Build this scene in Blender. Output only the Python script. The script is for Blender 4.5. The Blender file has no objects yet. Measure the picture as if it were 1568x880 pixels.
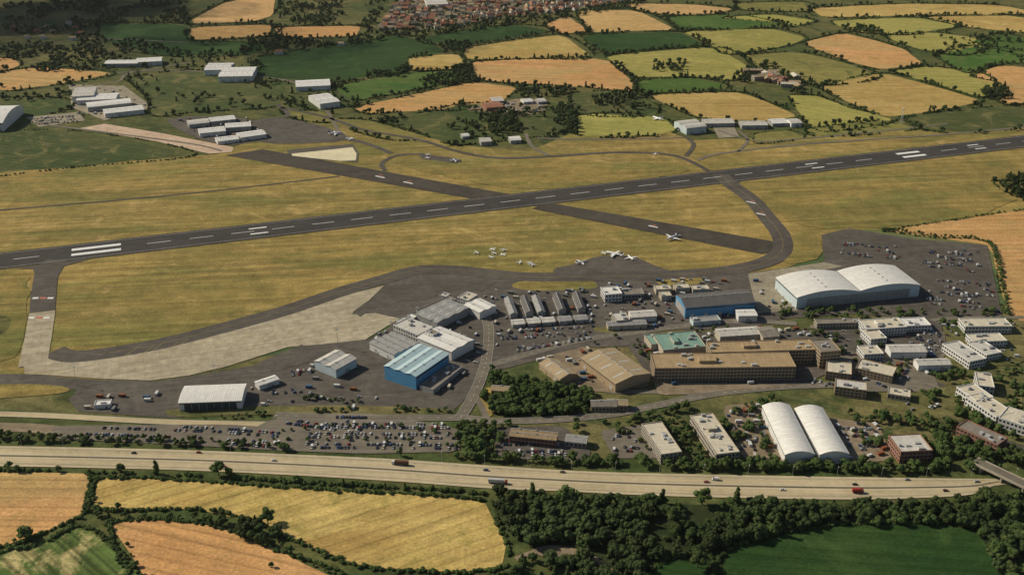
import bpy, math, random, bisect
from mathutils import Vector, noise
random.seed(7)
R=random.random
def U(a,b): return a+(b-a)*random.random()
# ---------------------------------------------------------------- ground survey (aerial rectification, metres)
F=1681.0; PIT=math.radians(25); HC=515.0
SP,CP=math.sin(PIT),math.cos(PIT)
def G(u,v,z=0.0):
    a=(u-784)/F; b=(440-v)/F
    t=(HC-z)/(SP-b*CP)
    return Vector((a*t,(CP+b*SP)*t))
# ---------------------------------------------------------------- material helpers
def newmat(name):
    m=bpy.data.materials.new(name); m.use_nodes=True
    nt=m.node_tree; b=nt.nodes['Principled BSDF']
    return m,nt,b
class N:
    def __init__(s,nt): s.nt=nt
    def n(s,t,**k):
        x=s.nt.nodes.new(t)
        for a,b in k.items(): setattr(x,a,b)
        return x
    def l(s,a,b): s.nt.links.new(a,b)
    def coord(s,ang=0,sc=(1,1,1)):
        tc=s.n('ShaderNodeTexCoord'); mp=s.n('ShaderNodeMapping')
        mp0=s.n('ShaderNodeMapping'); mp0.inputs['Rotation'].default_value=(0,0,ang)
        mp.inputs['Scale'].default_value=sc
        s.l(tc.outputs['Object'],mp0.inputs['Vector']); s.l(mp0.outputs[0],mp.inputs['Vector']); return mp.outputs[0]
    def noise(s,vec,scale,detail=4,rough=.55,dist=0):
        x=s.n('ShaderNodeTexNoise'); x.inputs['Scale'].default_value=scale; x.inputs['Detail'].default_value=detail
        x.inputs['Roughness'].default_value=rough; x.inputs['Distortion'].default_value=dist
        s.l(vec,x.inputs['Vector']); return x.outputs['Fac']
    def rng(s,fac,a,b,c,d):
        x=s.n('ShaderNodeMapRange'); s.l(fac,x.inputs[0])
        for i,q in enumerate((a,b,c,d)): x.inputs[i+1].default_value=q
        return x.outputs[0]
    def mix(s,fac,c1,c2,mode='MIX'):
        x=s.n('ShaderNodeMix',data_type='RGBA',blend_type=mode)
        for k,q in ((0,fac),(6,c1),(7,c2)):
            if isinstance(q,(int,float)): x.inputs[k].default_value=q
            elif isinstance(q,tuple): x.inputs[k].default_value=q if len(q)==4 else q+(1,)
            else: s.l(q,x.inputs[k])
        return x.outputs[2]
    def scale(s,col,fac):
        x=s.n('ShaderNodeVectorMath',operation='SCALE'); s.l(col,x.inputs[0])
        if isinstance(fac,float): x.inputs['Scale'].default_value=fac
        else: s.l(fac,x.inputs['Scale'])
        return x.outputs[0]
def field_mat(name,c1,c2,ang=0.0,streak=.22,tram=.12,patch=.5,c3=None,lo3=.52,c4=None):
    m,nt,b=newmat(name); q=N(nt); v=q.coord()
    big=q.rng(q.noise(v,.006,5,.62,.8),.40,.60,0,1)
    col=q.mix(big,c1,c2)
    if c3:
        f=q.rng(q.noise(v,.017,6,.72,1.4),lo3,lo3+.12,0,1); col=q.mix(f,col,c3)
    if c4:
        f=q.rng(q.noise(q.coord(ang,(.0035,.013,1)),1,6,.68,.9),.49,.62,0,.85); col=q.mix(f,col,c4)
    vs=q.coord(ang,(.004,.11,1)); st=q.rng(q.noise(vs,1,4,.62),.3,.7,1-streak,1+streak)
    col=q.scale(col,st)
    mid=q.rng(q.noise(v,.06,6,.75),.3,.7,1-patch*.5,1+patch*.5); col=q.scale(col,mid)
    fine=q.rng(q.noise(v,.4,2,.6),.3,.7,.78,1.22); col=q.scale(col,fine)
    if tram>0:
        w=q.n('ShaderNodeTexWave',wave_type='BANDS',bands_direction='Y'); w.inputs['Scale'].default_value=.0262
        w.inputs['Distortion'].default_value=.35; w.inputs['Detail'].default_value=1; w.inputs['Detail Scale'].default_value=.2
        q.l(q.coord(ang),w.inputs['Vector'])
        col=q.scale(col,q.rng(w.outputs['Fac'],0,.18,1-tram*2,1))
    q.l(col,b.inputs['Base Color']); b.inputs['Roughness'].default_value=1; b.inputs['Specular IOR Level'].default_value=.1
    return m
def pave_mat(name,c1,c2,slab=0.0,ang=0.0,stain=.35,rough=.9):
    m,nt,b=newmat(name); q=N(nt); v=q.coord()
    col=q.mix(q.rng(q.noise(v,.02,6,.7,.8),.38,.62,0,1),c1,c2)
    col=q.scale(col,q.rng(q.noise(v,.11,6,.75),.3,.72,1+stain*.5,1-stain*.7))
    vs=q.coord(ang,(.01,.22,1)); col=q.scale(col,q.rng(q.noise(vs,1,4,.6),.3,.7,1.15,.83))
    if slab>0:
        br=q.n('ShaderNodeTexBrick'); br.offset=0; q.l(q.coord(ang),br.inputs['Vector'])
        br.inputs['Scale'].default_value=1; br.inputs['Brick Width'].default_value=slab; br.inputs['Row Height'].default_value=slab
        br.inputs['Mortar Size'].default_value=.12; br.inputs['Color1'].default_value=(1.05,1.05,1.04,1); br.inputs['Color2'].default_value=(.93,.93,.93,1)
        br.inputs['Mortar'].default_value=(.72,.71,.7,1)
        col=q.mix(1.0,col,br.outputs['Color'],'MULTIPLY')
    q.l(col,b.inputs['Base Color']); b.inputs['Roughness'].default_value=rough; b.inputs['Specular IOR Level'].default_value=.15
    return m
def plain(name,c,rough=.6,dirt=.2,metal=0.0,rib=0.0,ribaxis='X',scale=.25):
    m,nt,b=newmat(name); q=N(nt); v=q.coord()
    c2=tuple(x*.70 for x in c)
    col=q.mix(q.rng(q.noise(v,scale,6,.65,.4),.35,.75,0,dirt*2.4),c,c2)
    vs=q.coord(0,(.5,.05,.1)) if ribaxis=='X' else q.coord(0,(.05,.5,.1))
    col=q.scale(col,q.rng(q.noise(vs,1,4,.6),.3,.7,1+dirt*.25,1-dirt*.5))
    if rib>0:
        w=q.n('ShaderNodeTexWave',wave_type='BANDS',bands_direction=ribaxis); w.inputs['Scale'].default_value=.314/ rib
        q.l(v,w.inputs['Vector']); col=q.scale(col,q.rng(w.outputs['Fac'],0,.35,.84,1.0))
    q.l(col,b.inputs['Base Color']); b.inputs['Roughness'].default_value=rough; b.inputs['Metallic'].default_value=metal
    b.inputs['Specular IOR Level'].default_value=.25
    return m
def foliage(name,c1,c2,c3):
    m,nt,b=newmat(name); q=N(nt)
    oi=q.n('ShaderNodeObjectInfo'); tc=q.n('ShaderNodeTexCoord')
    col=q.mix(oi.outputs['Random'],c1,c2)
    g=q.n('ShaderNodeNewGeometry')
    lump=q.rng(q.noise(tc.outputs['Object'],.35,3),.38,.62,0,.8); col=q.mix(lump,col,c3)
    wide=q.rng(q.noise(g.outputs['Position'],.012,4),.35,.65,.7,1.3); col=q.scale(col,wide)
    q.l(col,b.inputs['Base Color']); b.inputs['Roughness'].default_value=.9; b.inputs['Specular IOR Level'].default_value=.1
    return m
# ---------------------------------------------------------------- geometry helpers
SC=bpy.context.scene.collection
class MB:
    def __init__(s): s.v=[];s.f=[];s.m=[]
    def quad(s,pts,mi=0):
        n=len(s.v); s.v+= [tuple(p) for p in pts]; s.f.append(tuple(range(n,n+len(pts)))); s.m.append(mi)
    def box(s,x0,x1,y0,y1,z0,z1,mi=0,tm=None,tap=0):
        n=len(s.v); t=tap
        s.v+=[(x0,y0,z0),(x1,y0,z0),(x1,y1,z0),(x0,y1,z0),(x0+t,y0+t,z1),(x1-t,y0+t,z1),(x1-t,y1-t,z1),(x0+t,y1-t,z1)]
        for k,f in enumerate([(0,3,2,1),(4,5,6,7),(0,1,5,4),(1,2,6,5),(2,3,7,6),(3,0,4,7)]):
            s.f.append(tuple(n+i for i in f)); s.m.append(tm if (k==1 and tm is not None) else mi)
    def tube(s,p0,p1,r0,r1,mi=0,k=8,cap=True):
        p0=Vector(p0);p1=Vector(p1); d=(p1-p0).normalized(); a=d.orthogonal().normalized(); b=d.cross(a); n=len(s.v)
        for p,r in ((p0,r0),(p1,r1)):
            for i in range(k):
                t=2*math.pi*i/k; s.v.append(tuple(p+a*(r*math.cos(t))+b*(r*math.sin(t))))
        for i in range(k):
            j=(i+1)%k; s.f.append((n+i,n+j,n+k+j,n+k+i)); s.m.append(mi)
        if cap:
            s.f.append(tuple(range(n+k-1,n-1,-1))); s.m.append(mi); s.f.append(tuple(range(n+k,n+2*k))); s.m.append(mi)
    def mesh(s,name,mats,smooth=False):
        me=bpy.data.meshes.new(name); me.from_pydata(s.v,[],s.f)
        for x in mats: me.materials.append(x)
        me.polygons.foreach_set('material_index',s.m)
        me.update(); return me
def put(name,me,x=0,y=0,z=0,rot=0,sc=1,coll=None):
    o=bpy.data.objects.new(name,me); o.location=(x,y,z); o.rotation_euler=(0,0,rot)
    o.scale=(sc,sc,sc) if isinstance(sc,(int,float)) else sc
    (coll or SC).objects.link(o); return o
def chaikin(p,it,r=.25,closed=True):
    for _ in range(it):
        q=[]; n=len(p)
        for i in range(n if closed else n-1):
            a=p[i]; b=p[(i+1)%n]; q+= [a.lerp(b,r),a.lerp(b,1-r)]
        if not closed: q=[p[0]]+q+[p[-1]]
        p=q
    return p
def rough_edge(p,step=18,amp=2.5):
    q=[]; n=len(p)
    for i in range(n):
        a=p[i]; b=p[(i+1)%n]; k=max(1,min(60,int((b-a).length/step)))
        for j in range(k):
            c=a.lerp(b,j/k); q.append(Vector((c.x+amp*noise.noise((c.x*.03,c.y*.03,1)),c.y+amp*noise.noise((c.x*.03,c.y*.03,9)))))
    return q
def area(name,px,mat,z,sm=0,rough=0.0,world=False,r=.25):
    p=[Vector(a) for a in px] if world else [G(*a) for a in px]
    if sm: p=chaikin(p,sm,r)
    if rough: p=rough_edge(p,18 if rough<5 else 9,rough)
    me=bpy.data.meshes.new(name); me.from_pydata([(a.x,a.y,0) for a in p],[],[tuple(range(len(p)))])
    me.materials.append(mat); me.update()
    if me.polygons[0].normal.z<0: me.flip_normals()
    return put(name,me,0,0,z)
ROADS=[]
def crom(p,step=8):
    out=[]; n=len(p)
    for i in range(n-1):
        a=p[max(i-1,0)];b=p[i];c=p[i+1];d=p[min(i+2,n-1)]
        k=max(2,int((c-b).length/step))
        for j in range(k):
            t=j/k; out.append(.5*((2*b)+(c-a)*t+(2*a-5*b+4*c-d)*t*t+(3*b-a-3*c+d)*t*t*t))
    out.append(p[-1]); return out
def offs(p,d):
    o=[]; n=len(p)
    for i in range(n):
        t=(p[min(i+1,n-1)]-p[max(i-1,0)]).normalized(); o.append(p[i]+Vector((-t.y,t.x))*d)
    return o
def strip(name,p,d0,d1,mat,z,dash=None):
    a=offs(p,d0); b=offs(p,d1); mb=MB(); acc=0
    for i in range(len(p)-1):
        L=(p[i+1]-p[i]).length
        if dash is None or (acc%(dash[0]+dash[1]))<dash[0]:
            mb.quad([(a[i].x,a[i].y,0),(a[i+1].x,a[i+1].y,0),(b[i+1].x,b[i+1].y,0),(b[i].x,b[i].y,0)][::-1 if d1<d0 else 1])
        acc+=L
    return put(name,mb.mesh(name,[mat]),0,0,z)
def road(name,px,w,mat,z,line=None,edge=None,kerb=None,excl=True,step=8):
    p=crom([G(*a) for a in px],step)
    strip(name,p,-w/2,w/2,mat,z)
    if excl: ROADS.append((p,w/2+1))
    if line: 
        pp=crom([G(*a) for a in px],3); strip(name+'_centre_marking',pp,-.12,.12,line,z+.03,(3,6))
    if kerb:
        mb=MB()
        for s in (-1,1):
            a=offs(p,s*w/2); b=offs(p,s*(w/2+.35))
            for i in range(len(p)-1):
                q0,q1,q2,q3=a[i],a[i+1],b[i+1],b[i]
                mb.quad([(q0.x,q0.y,.14),(q1.x,q1.y,.14),(q2.x,q2.y,.14),(q3.x,q3.y,.14)])
                mb.quad([(q0.x,q0.y,-.1),(q1.x,q1.y,-.1),(q1.x,q1.y,.14),(q0.x,q0.y,.14)])
        put(name+'_kerb',mb.mesh('kerb',[kerb]),0,0,z)
    return p
def inpoly(x,y,p):
    c=False; n=len(p); j=n-1
    for i in range(n):
        if (p[i].y>y)!=(p[j].y>y) and x<(p[j].x-p[i].x)*(y-p[i].y)/(p[j].y-p[i].y)+p[i].x: c=not c
        j=i
    return c
# ---------------------------------------------------------------- materials
M={}
M['air']=field_mat('airfield_grass_mat',(.30,.215,.068),(.215,.17,.052),-.11,.32,.0,.60,(.37,.265,.098),.54,(.165,.155,.045))
M['air2']=field_mat('airfield_grass_dry_mat',(.275,.20,.062),(.195,.16,.05),-.11,.3,.0,.6,(.15,.15,.042),.55,(.14,.14,.04))
M['meadow']=field_mat('meadow_mat',(.070,.086,.027),(.125,.115,.040),.4,.2,.0,.8,(.040,.060,.019))
M['rough']=field_mat('rough_grass_mat',(.09,.10,.033),(.17,.145,.06),.4,.2,.0,.9,(.055,.075,.025))
M['verge']=field_mat('verge_grass_mat',(.052,.077,.023),(.10,.105,.035),.0,.2,.0,.9)
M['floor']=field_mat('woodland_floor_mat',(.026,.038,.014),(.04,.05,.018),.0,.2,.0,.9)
M['asph']=pave_mat('asphalt_mat',(.088,.077,.064),(.122,.107,.088),0,-.2,.5)
M['rwy']=pave_mat('runway_asphalt_mat',(.048,.043,.039),(.064,.058,.051),0,.11,.3)
M['xrwy']=pave_mat('old_runway_asphalt_mat',(.056,.048,.038),(.080,.069,.054),0,-.45,.4)
M['taxi']=pave_mat('taxiway_asphalt_mat',(.080,.070,.058),(.108,.095,.078),0,.2,.4)
M['conc']=pave_mat('apron_concrete_mat',(.36,.31,.215),(.425,.37,.26),7.5,-.32,.5)
M['conc2']=pave_mat('yard_concrete_mat',(.26,.225,.16),(.33,.29,.21),6,.2,.4)
M['dirt']=pave_mat('yard_gravel_mat',(.20,.155,.10),(.27,.21,.14),0,.2,.5,1)
M['pink']=pave_mat('pale_hardstanding_mat',(.50,.36,.25),(.56,.42,.30),9,.4,.3)
M['cream']=pave_mat('pale_pad_mat',(.64,.56,.37),(.68,.62,.42),0,0,.2)
M['mway']=pave_mat('motorway_surface_mat',(.44,.36,.215),(.50,.41,.25),0,.03,.2)
M['road']=pave_mat('road_asphalt_mat',(.15,.13,.10),(.19,.165,.125),0,0,.3)
M['white']=plain('white_paint_mat',(.78,.78,.75),.6,.25)
M['yellow']=plain('yellow_paint_mat',(.5,.36,.08),.6,.25)
M['redp']=plain('red_paint_mat',(.5,.16,.10),.6,.15)
M['kerb']=plain('kerb_concrete_mat',(.4,.38,.34),.8,.2)
# ---------------------------------------------------------------- base ground
m,nt,b=newmat('countryside_ground_mat'); q=N(nt)
vo=q.n('ShaderNodeTexVoronoi'); vo.inputs['Scale'].default_value=.0042; q.l(q.coord(.3,(1,.7,1)),vo.inputs['Vector'])
sep=q.n('ShaderNodeSeparateColor'); q.l(vo.outputs['Color'],sep.inputs[0])
cr=q.n('ShaderNodeValToRGB'); cr.color_ramp.interpolation='CONSTANT'; e=cr.color_ramp.elements
e[0].color=(.05,.085,.02,1); e[1].position=.25; e[1].color=(.12,.14,.04,1)
for pos,c in ((.45,(.34,.25,.08,1)),(.6,(.07,.11,.03,1)),(.75,(.42,.28,.12,1)),(.88,(.2,.19,.055,1))):
    k=e.new(pos); k.color=c
q.l(sep.outputs[0],cr.inputs[0])
col=q.scale(cr.outputs[0],q.rng(q.noise(q.coord(),.03,6,.7),.3,.7,.75,1.25)); q.l(col,b.inputs['Base Color']); b.inputs['Roughness'].default_value=1
mb=MB(); n=24
for i in range(n):
    for j in range(n):
        s=30000/n; x=-15000+i*s; y=-6000+j*s; mb.quad([(x,y,0),(x+s,y,0),(x+s,y+s,0),(x,y+s,0)])
put('ground',mb.mesh('ground',[m]))
area('meadow_ground',[(-250,-40),(1820,-40),(1850,230),(1500,215),(-250,290)],M['meadow'],.03)
area('airfield_grass',[(-300,280),(0,264),(130,252),(335,236),(430,195),(500,180),(560,186),(700,222),(810,232),(870,206),(1020,200),(1060,215),(1230,208),(1400,198),(1568,180),(1900,150),(1900,330),(1568,324),(1350,352),(1290,352),(1230,400),(1150,430),(600,450),(100,600),(-300,640)],M['air'],.10,0,3)
area('site_ground',[(-300,560),(0,600),(600,520),(1000,470),(1300,440),(1568,470),(1900,470),(1900,745),(1450,760),(800,760),(300,735),(-300,720)],M['rough'],.07)
area('verge_ground',[(-300,610),(250,640),(700,625),(760,700),(1568,700),(1900,700),(1900,900),(-300,900)],M['verge'],.09)
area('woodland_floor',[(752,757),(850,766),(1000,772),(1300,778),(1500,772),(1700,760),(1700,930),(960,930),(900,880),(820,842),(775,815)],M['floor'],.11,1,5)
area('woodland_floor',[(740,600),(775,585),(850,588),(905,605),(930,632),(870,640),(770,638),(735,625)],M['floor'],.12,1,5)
# ---------------------------------------------------------------- fields
C={'tan':((.50,.315,.13),(.56,.36,.155)),'orange':((.50,.285,.105),(.55,.325,.13)),'gold':((.43,.31,.10),(.49,.36,.125)),
   'yg':((.265,.25,.065),(.33,.29,.085)),'olive':((.18,.17,.05),(.235,.21,.062)),'green':((.050,.105,.021),(.076,.128,.028)),'dk':((.022,.056,.013),(.036,.072,.018)),
   'dull':((.052,.077,.023),(.088,.10,.034))}
FIELDS=[
('orange',[(720,95),(800,91),(928,90),(970,125),(966,141),(900,134),(845,131),(735,123)],.1),
('orange',[(538,165),(600,152),(722,126),(792,134),(775,150),(745,168),(640,170),(560,174)],.2),
('gold',[(708,74),(800,60),(862,54),(908,88),(800,90),(716,92)],.3),
('orange',[(832,40),(868,24),(902,48),(860,52)],.5),('tan',[(880,17),(975,16),(1036,46),(960,48),(905,50)],.2),
('dk',[(886,54),(1040,49),(1083,70),(1010,76),(930,82)],.1),('yg',[(925,85),(1095,72),(1155,108),(1125,124),(1060,118),(968,118)],.2),
('green',[(972,124),(1060,119),(1112,130),(1100,138),(985,143)],.5),('gold',[(990,145),(1125,141),(1165,152),(1222,178),(1180,186),(1080,183),(1030,165)],.1),
('orange',[(1225,66),(1290,51),(1340,62),(1385,76),(1414,98),(1350,107),(1290,92)],.3),('olive',[(1135,85),(1222,80),(1300,98),(1348,119),(1250,131),(1170,108)],.2),
('gold',[(1250,134),(1352,112),(1440,135),(1505,155),(1425,172),(1352,180)],.1),('yg',[(1362,109),(1425,102),(1500,112),(1525,128),(1505,150),(1440,132)],.2),
('orange',[(1487,118),(1530,100),(1620,108),(1640,162),(1568,163),(1528,156),(1532,130)],.4),('yg',[(1205,146),(1252,147),(1300,165),(1372,184),(1290,200),(1240,195)],.8),
('green',[(1020,26),(1120,22),(1200,38),(1170,44),(1045,46)],.2),('gold',[(1238,13),(1380,6),(1530,8),(1600,22),(1420,24),(1260,27)],.1),
('yg',[(1045,48),(1180,44),(1235,58),(1210,70),(1120,84),(1090,72)],.3),('tan',[(955,6),(1060,7),(1125,14),(1080,24),(985,20)],.1),
('yg',[(1270,32),(1400,27),(1470,40),(1390,54),(1300,48)],.2),('gold',[(1410,26),(1560,24),(1640,60),(1560,50),(1480,42)],.6),
('yg',[(1350,55),(1430,50),(1520,62),(1480,85),(1400,75)],.1),('green',[(1430,86),(1500,70),(1640,95),(1530,98),(1480,112)],.3),
('green',[(1490,62),(1540,52),(1640,78),(1600,90),(1510,72)],.3),
('yg',[(1100,28),(1180,22),(1250,32),(1210,42),(1195,36)],.3),('olive',[(1125,5),(1230,3),(1240,18),(1140,16)],.3),
('dk',[(390,88),(500,70),(610,54),(660,66),(682,80),(622,92),(622,110),(505,126),(400,118)],.1),
('dk',[(690,48),(790,38),(845,48),(700,70),(640,62)],.1),
('gold',[(626,88),(700,83),(712,96),(700,106),(628,108)],.2),('green',[(508,132),(625,112),(712,108),(690,126),(550,154),(515,150)],.1),
('dk',[(150,35),(285,38),(290,62),(420,66),(390,84),(240,85),(160,62)],.3),  # upper-left fields: crop green, darkened in colour to stand in for cloud shade
('tan',[(345,3),(422,-6),(418,24),(385,34),(286,36)],.1),('orange',[(292,42),(418,38),(412,55),(292,62)],.2),('orange',[(420,42),(553,40),(545,56),(425,58)],.2),
('orange',[(-60,120),(60,103),(178,112),(100,128),(0,140)],.2),('orange',[(-60,86),(20,90),(32,100),(0,112),(-60,112)],.2),
('dull',[(190,120),(310,108),(440,146),(420,164),(300,172),(235,178),(225,150)],.2),
('dull',[(-60,150),(90,150),(110,165),(60,178),(20,180)],.2),('dull',[(-60,205),(110,200),(300,235),(120,256),(-60,268)],.1),
('yg',[(882,176),(960,173),(1020,183),(1035,200),(1000,208),(886,208)],.1),('dull',[(580,188),(720,158),(800,172),(860,160),(870,200),(800,212),(700,222),(640,205)],.1),
('dull',[(875,142),(960,140),(1010,165),(985,178),(880,174)],.1),
('olive',[(425,168),(500,172),(505,188),(450,183)],.2),('olive',[(510,182),(570,185),(660,210),(600,215),(540,200)],.2),
('dull',[(1375,180),(1500,165),(1640,160),(1640,186),(1500,203),(1420,200)],.2),('olive',[(1230,198),(1360,183),(1405,198),(1260,210)],.2),
('olive',[(1155,205),(1210,200),(1230,212),(1160,220)],.2),
('dull',[(400,125),(505,130),(545,158),(500,168),(450,160)],.1),
('dull',[(1520,278),(1570,270),(1640,280),(1640,320),(1570,306),(1535,292)],.1),
('orange',[(1352,354),(1450,338),(1568,322),(1680,318),(1680,490),(1545,492),(1517,376),(1430,364)],.1),
('orange',[(-200,722),(60,722),(137,727),(133,760),(126,788),(60,818),(0,838),(-200,850)],.3),
('gold',[(150,731),(240,733),(480,749),(742,766),(762,800),(776,832),(770,868),(700,876),(560,868),(450,828),(392,800),(300,780),(146,778)],-.3),
('orange',[(165,800),(240,795),(330,806),(425,842),(545,900),(235,900)],.3),
('straw',[(-200,870),(40,838),(110,808),(150,815),(205,870),(225,900),(-200,930)],.9),
('dk',[(1090,900),(1120,838),(1260,806),(1400,800),(1500,812),(1545,900)],.2),('dk',[(985,900),(1010,862),(1085,850),(1080,900)],.2),
('green',[(610,925),(780,878),(900,905),(900,930)],.2),
]
i=0
for k,px,ang in FIELDS:
    straw=k=='straw'; 
    if straw: k='green'
    c1,c2=C[k]; j=U(.92,1.08); jj=U(.95,1.05)
    f=lambda c:(c[0]*j,c[1]*j*jj,c[2]*j)
    c3={'tan':(.40,.27,.10),'orange':(.39,.245,.09),'gold':(.33,.26,.075),'yg':(.37,.31,.09),'olive':(.12,.13,.036),'green':(.11,.14,.036),'dk':(.045,.085,.022),'dull':(.16,.145,.055)}[k]
    c4={'gold':(.36,.235,.075),'orange':(.44,.30,.12)}.get(k)
    if straw: mt=field_mat('stubble_crop_mat',(.07,.12,.03),(.09,.13,.035),.75,.5,.2,.6,(.46,.38,.17),.50)
    else: mt=field_mat('crop_%s_mat'%k,f(c1),f(c2),ang+U(-.3,.3),.18,.10,.40,c3,.52,c4)
    area('field',px,mt,.14+i*.004,1,2.6,r=.12); i+=1
for k,px in (('air2',[(0,415),(48,412),(42,480),(34,545),(0,555),(-100,560),(-100,420)]),('meadow',[(-40,470),(15,485),(10,510),(-40,520)]),
   ('air2',[(640,238),(760,262),(1000,245),(1080,262),(900,288),(780,290),(700,275),(600,252)]),('air2',[(1140,282),(1568,232),(1568,322),(1350,352),(1210,350)])):
    area('grass_patch',px,M[k],.40+i*.002,2,9); i+=1
# ---------------------------------------------------------------- runways
rA,rB=G(145,383),G(1395,237); rd=(rB-rA).normalized(); rn=Vector((-rd.y,rd.x))
def rp(s,t): return rA+rd*s+rn*t
def rs(u,v): return (G(u,v)-rA).dot(rd)
def rrect(mb,s0,s1,t0,t1):
    mb.quad([(*rp(s0,t0),0),(*rp(s1,t0),0),(*rp(s1,t1),0),(*rp(s0,t1),0)])
mb=MB(); rrect(mb,-600,2400,-26,26); put('runway_shoulder',mb.mesh('runway_shoulder',[M['xrwy']]),z=.56)
mb=MB(); rrect(mb,-600,2400,-22.5,22.5); put('runway',mb.mesh('runway',[M['rwy']]),z=.60)
X0=[(402,229),(770,296),(800,300),(800,306),(730,306),(345,238)]
area('cross_runway',X0,M['xrwy'],.53); area('cross_runway',[(835,310),(1010,340),(1195,372),(1200,385),(1165,389),(1000,357),(815,320)],M['xrwy'],.53)
mb=MB()
a0=rs(145,383)
for t in (-8,8): rrect(mb,a0-26,a0+30,t-3.4,t+3.4)
a1=rs(396,354)
for t in (-9,9): rrect(mb,a1-11,a1+11,t-1.6,t+1.6)
a2=rs(1395,237)
for t in (-8,8): rrect(mb,a2-20,a2+20,t-3.4,t+3.4)
for uv in ((1247,254),(1495,225)):
    a=rs(*uv)
    for t in (-9,9): rrect(mb,a-10,a+10,t-1.4,t+1.4)
s=-590
while s<2390:
    if min(abs(s+15-q_) for q_ in (a0,a2))>38: rrect(mb,s,s+28,-.5,.5)
    s+=50
for t in (-21.8,21.5): rrect(mb,-600,2400,t,t+.28)
put('runway_marking',mb.mesh('runway_marking',[M['white']]),z=.66)
# ---------------------------------------------------------------- aprons, taxiways
T1=[(-60,572),(40,573),(150,582),(240,584),(300,575),(400,558),(470,530),(520,522),(565,520),(600,500),(545,485),(585,440),(600,425),(650,416),(740,420),(790,440),(765,470),(775,520),(755,560),(722,596),(712,612),(690,632),(560,634),(400,630),(260,640),(120,630),(105,612),(118,598),(80,592),(-60,590)]
area('apron_asphalt',T1,M['asph'],.44)
T2=[(735,420),(920,428),(1010,426),(1110,415),(1150,418),(1262,402),(1258,360),(1300,350),(1400,366),(1512,376),(1535,487),(1450,492),(1300,480),(1190,490),(1140,505),(1000,505),(985,530),(900,532),(830,550),(760,568),(735,560)]
area('terminal_paving',T2,M['asph'],.47)
area('car_park_asphalt',[(1268,362),(1300,354),(1398,368),(1396,405),(1290,398)],M['taxi'],.51); area('car_park_asphalt',[(1406,380),(1508,382),(1532,484),(1412,478)],M['taxi'],.51)
area('hangar_apron',[(1145,420),(1262,402),(1290,408),(1190,428),(1222,475),(1160,480)],M['conc2'],.515)
AP=[(38,545),(80,548),(150,545),(250,529),(350,505),(450,475),(530,452),(588,438),(560,465),(538,482),(575,480),(612,488),(560,520),(500,527),(440,532),(345,562),(290,575),(230,583),(150,580),(38,572)]
area('apron_concrete',AP,M['conc'],.60)
area('apron_repair_patch',[(395,556),(462,528),(488,542),(470,556),(410,572),(380,572)],M['asph'],.64)
area('apron_repair_patch',[(540,478),(568,458),(590,462),(640,462),(660,470),(625,482),(612,488),(590,470),(575,470),(552,486)],M['asph'],.64)
area('apron_repair_patch',[(585,440),(700,428),(760,432),(740,446),(700,445),(640,462),(600,462)],M['taxi'],.64)
TW=[(1103,268),(1118,282),(1150,305),(1176,335),(1196,362),(1196,386),(1168,403),(1110,415),(1030,421),(900,424),(800,424),(700,414),(640,414),(592,427),(520,448),(440,475),(340,503),(240,528),(150,543),(105,546),(82,538)]
road('taxiway',TW,24,M['taxi'],.62)
area('taxiway_fillet',[(1085,262),(1103,262),(1135,268),(1130,285),(1118,292),(1105,275),(1070,277)],M['taxi'],.545,1)
road('taxiway',[(88,398),(74,412),(68,440),(64,485)],26,M['taxi'],.605)
area('taxiway_fillet',[(20,412),(140,396),(98,408),(88,425),(56,425),(50,412)],M['taxi'],.55)
road('taxiway_concrete',[(65,478),(58,520),(50,560)],26,M['conc'],.63)
area('taxiway_fillet',[(35,540),(85,540),(110,548),(80,575),(38,573)],M['conc'],.61)
area('aircraft_stand_asphalt',[(842,412),(880,405),(915,392),(965,390),(1000,406),(1035,418),(860,426)],M['asph'],.52,1)
area('pale_hardstanding',[(122,197),(160,190),(240,203),(358,226),(355,233),(320,236),(240,217)],M['pink'],.50)
area('pad_border',[(440,230),(540,221),(549,235),(548,249),(440,241)],M['asph'],.50)
area('pale_pad',[(447,236),(540,226),(546,236),(545,246),(520,247),(447,239)],M['cream'],.56)
area('perimeter_loop_asphalt',[(642,236),(660,238),(708,244),(704,250),(660,248),(644,243)],M['asph'],.50,1)
mk=MB()
def bar(u,v,du,dv,w,mi,mbx):
    a,b_=G(u,v),G(u+du,v+dv); d=(b_-a).normalized(); n_=Vector((-d.y,d.x))*w/2
    mbx.quad([(*(a-n_),0),(*(b_-n_),0),(*(b_+n_),0),(*(a+n_),0)],mi)
for (u,v) in ((66,457),(60,487)):
    bar(u-16,v,9,0,4,0,mk); bar(u-5,v,10,0,4,1,mk); bar(u+7,v,9,0,4,0,mk)
for (u,v) in ((1000,347),(1165,328),(582,271),(625,280),(1150,310)):
    bar(u-7,v-1,14,3,3,0,mk); bar(u-2,v-2.5,7,1,2.0,1,mk)
bar(40,571,60,0,.8,2,mk)
put('holding_point_marking',mk.mesh('hp',[M['white'],M['redp'],M['yellow']]),z=.72)
cl=crom([G(*a) for a in TW[:-2]])
strip('taxiway_centre_marking',cl,-.12,.12,M['yellow'],.70)
mb=MB()
for u in range(170,520,38):
    a=G(u,560-(u-170)*.13); d_=Vector((.35,.94)); 
    for k in range(2): 
        c=a+Vector((k*14,0)); mb.quad([(*c,0),(c.x+.3,c.y,0),(c.x+.3+d_.x*45,c.y+d_.y*45,0),(c.x+d_.x*45,c.y+d_.y*45,0)])
put('stand_marking',mb.mesh('stand_marking',[M['yellow']]),z=.68)
PR=M['road']
road('perimeter_road',[(-60,328),(0,322),(200,305),(350,290),(520,270)],4,M['taxi'],.5)
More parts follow.
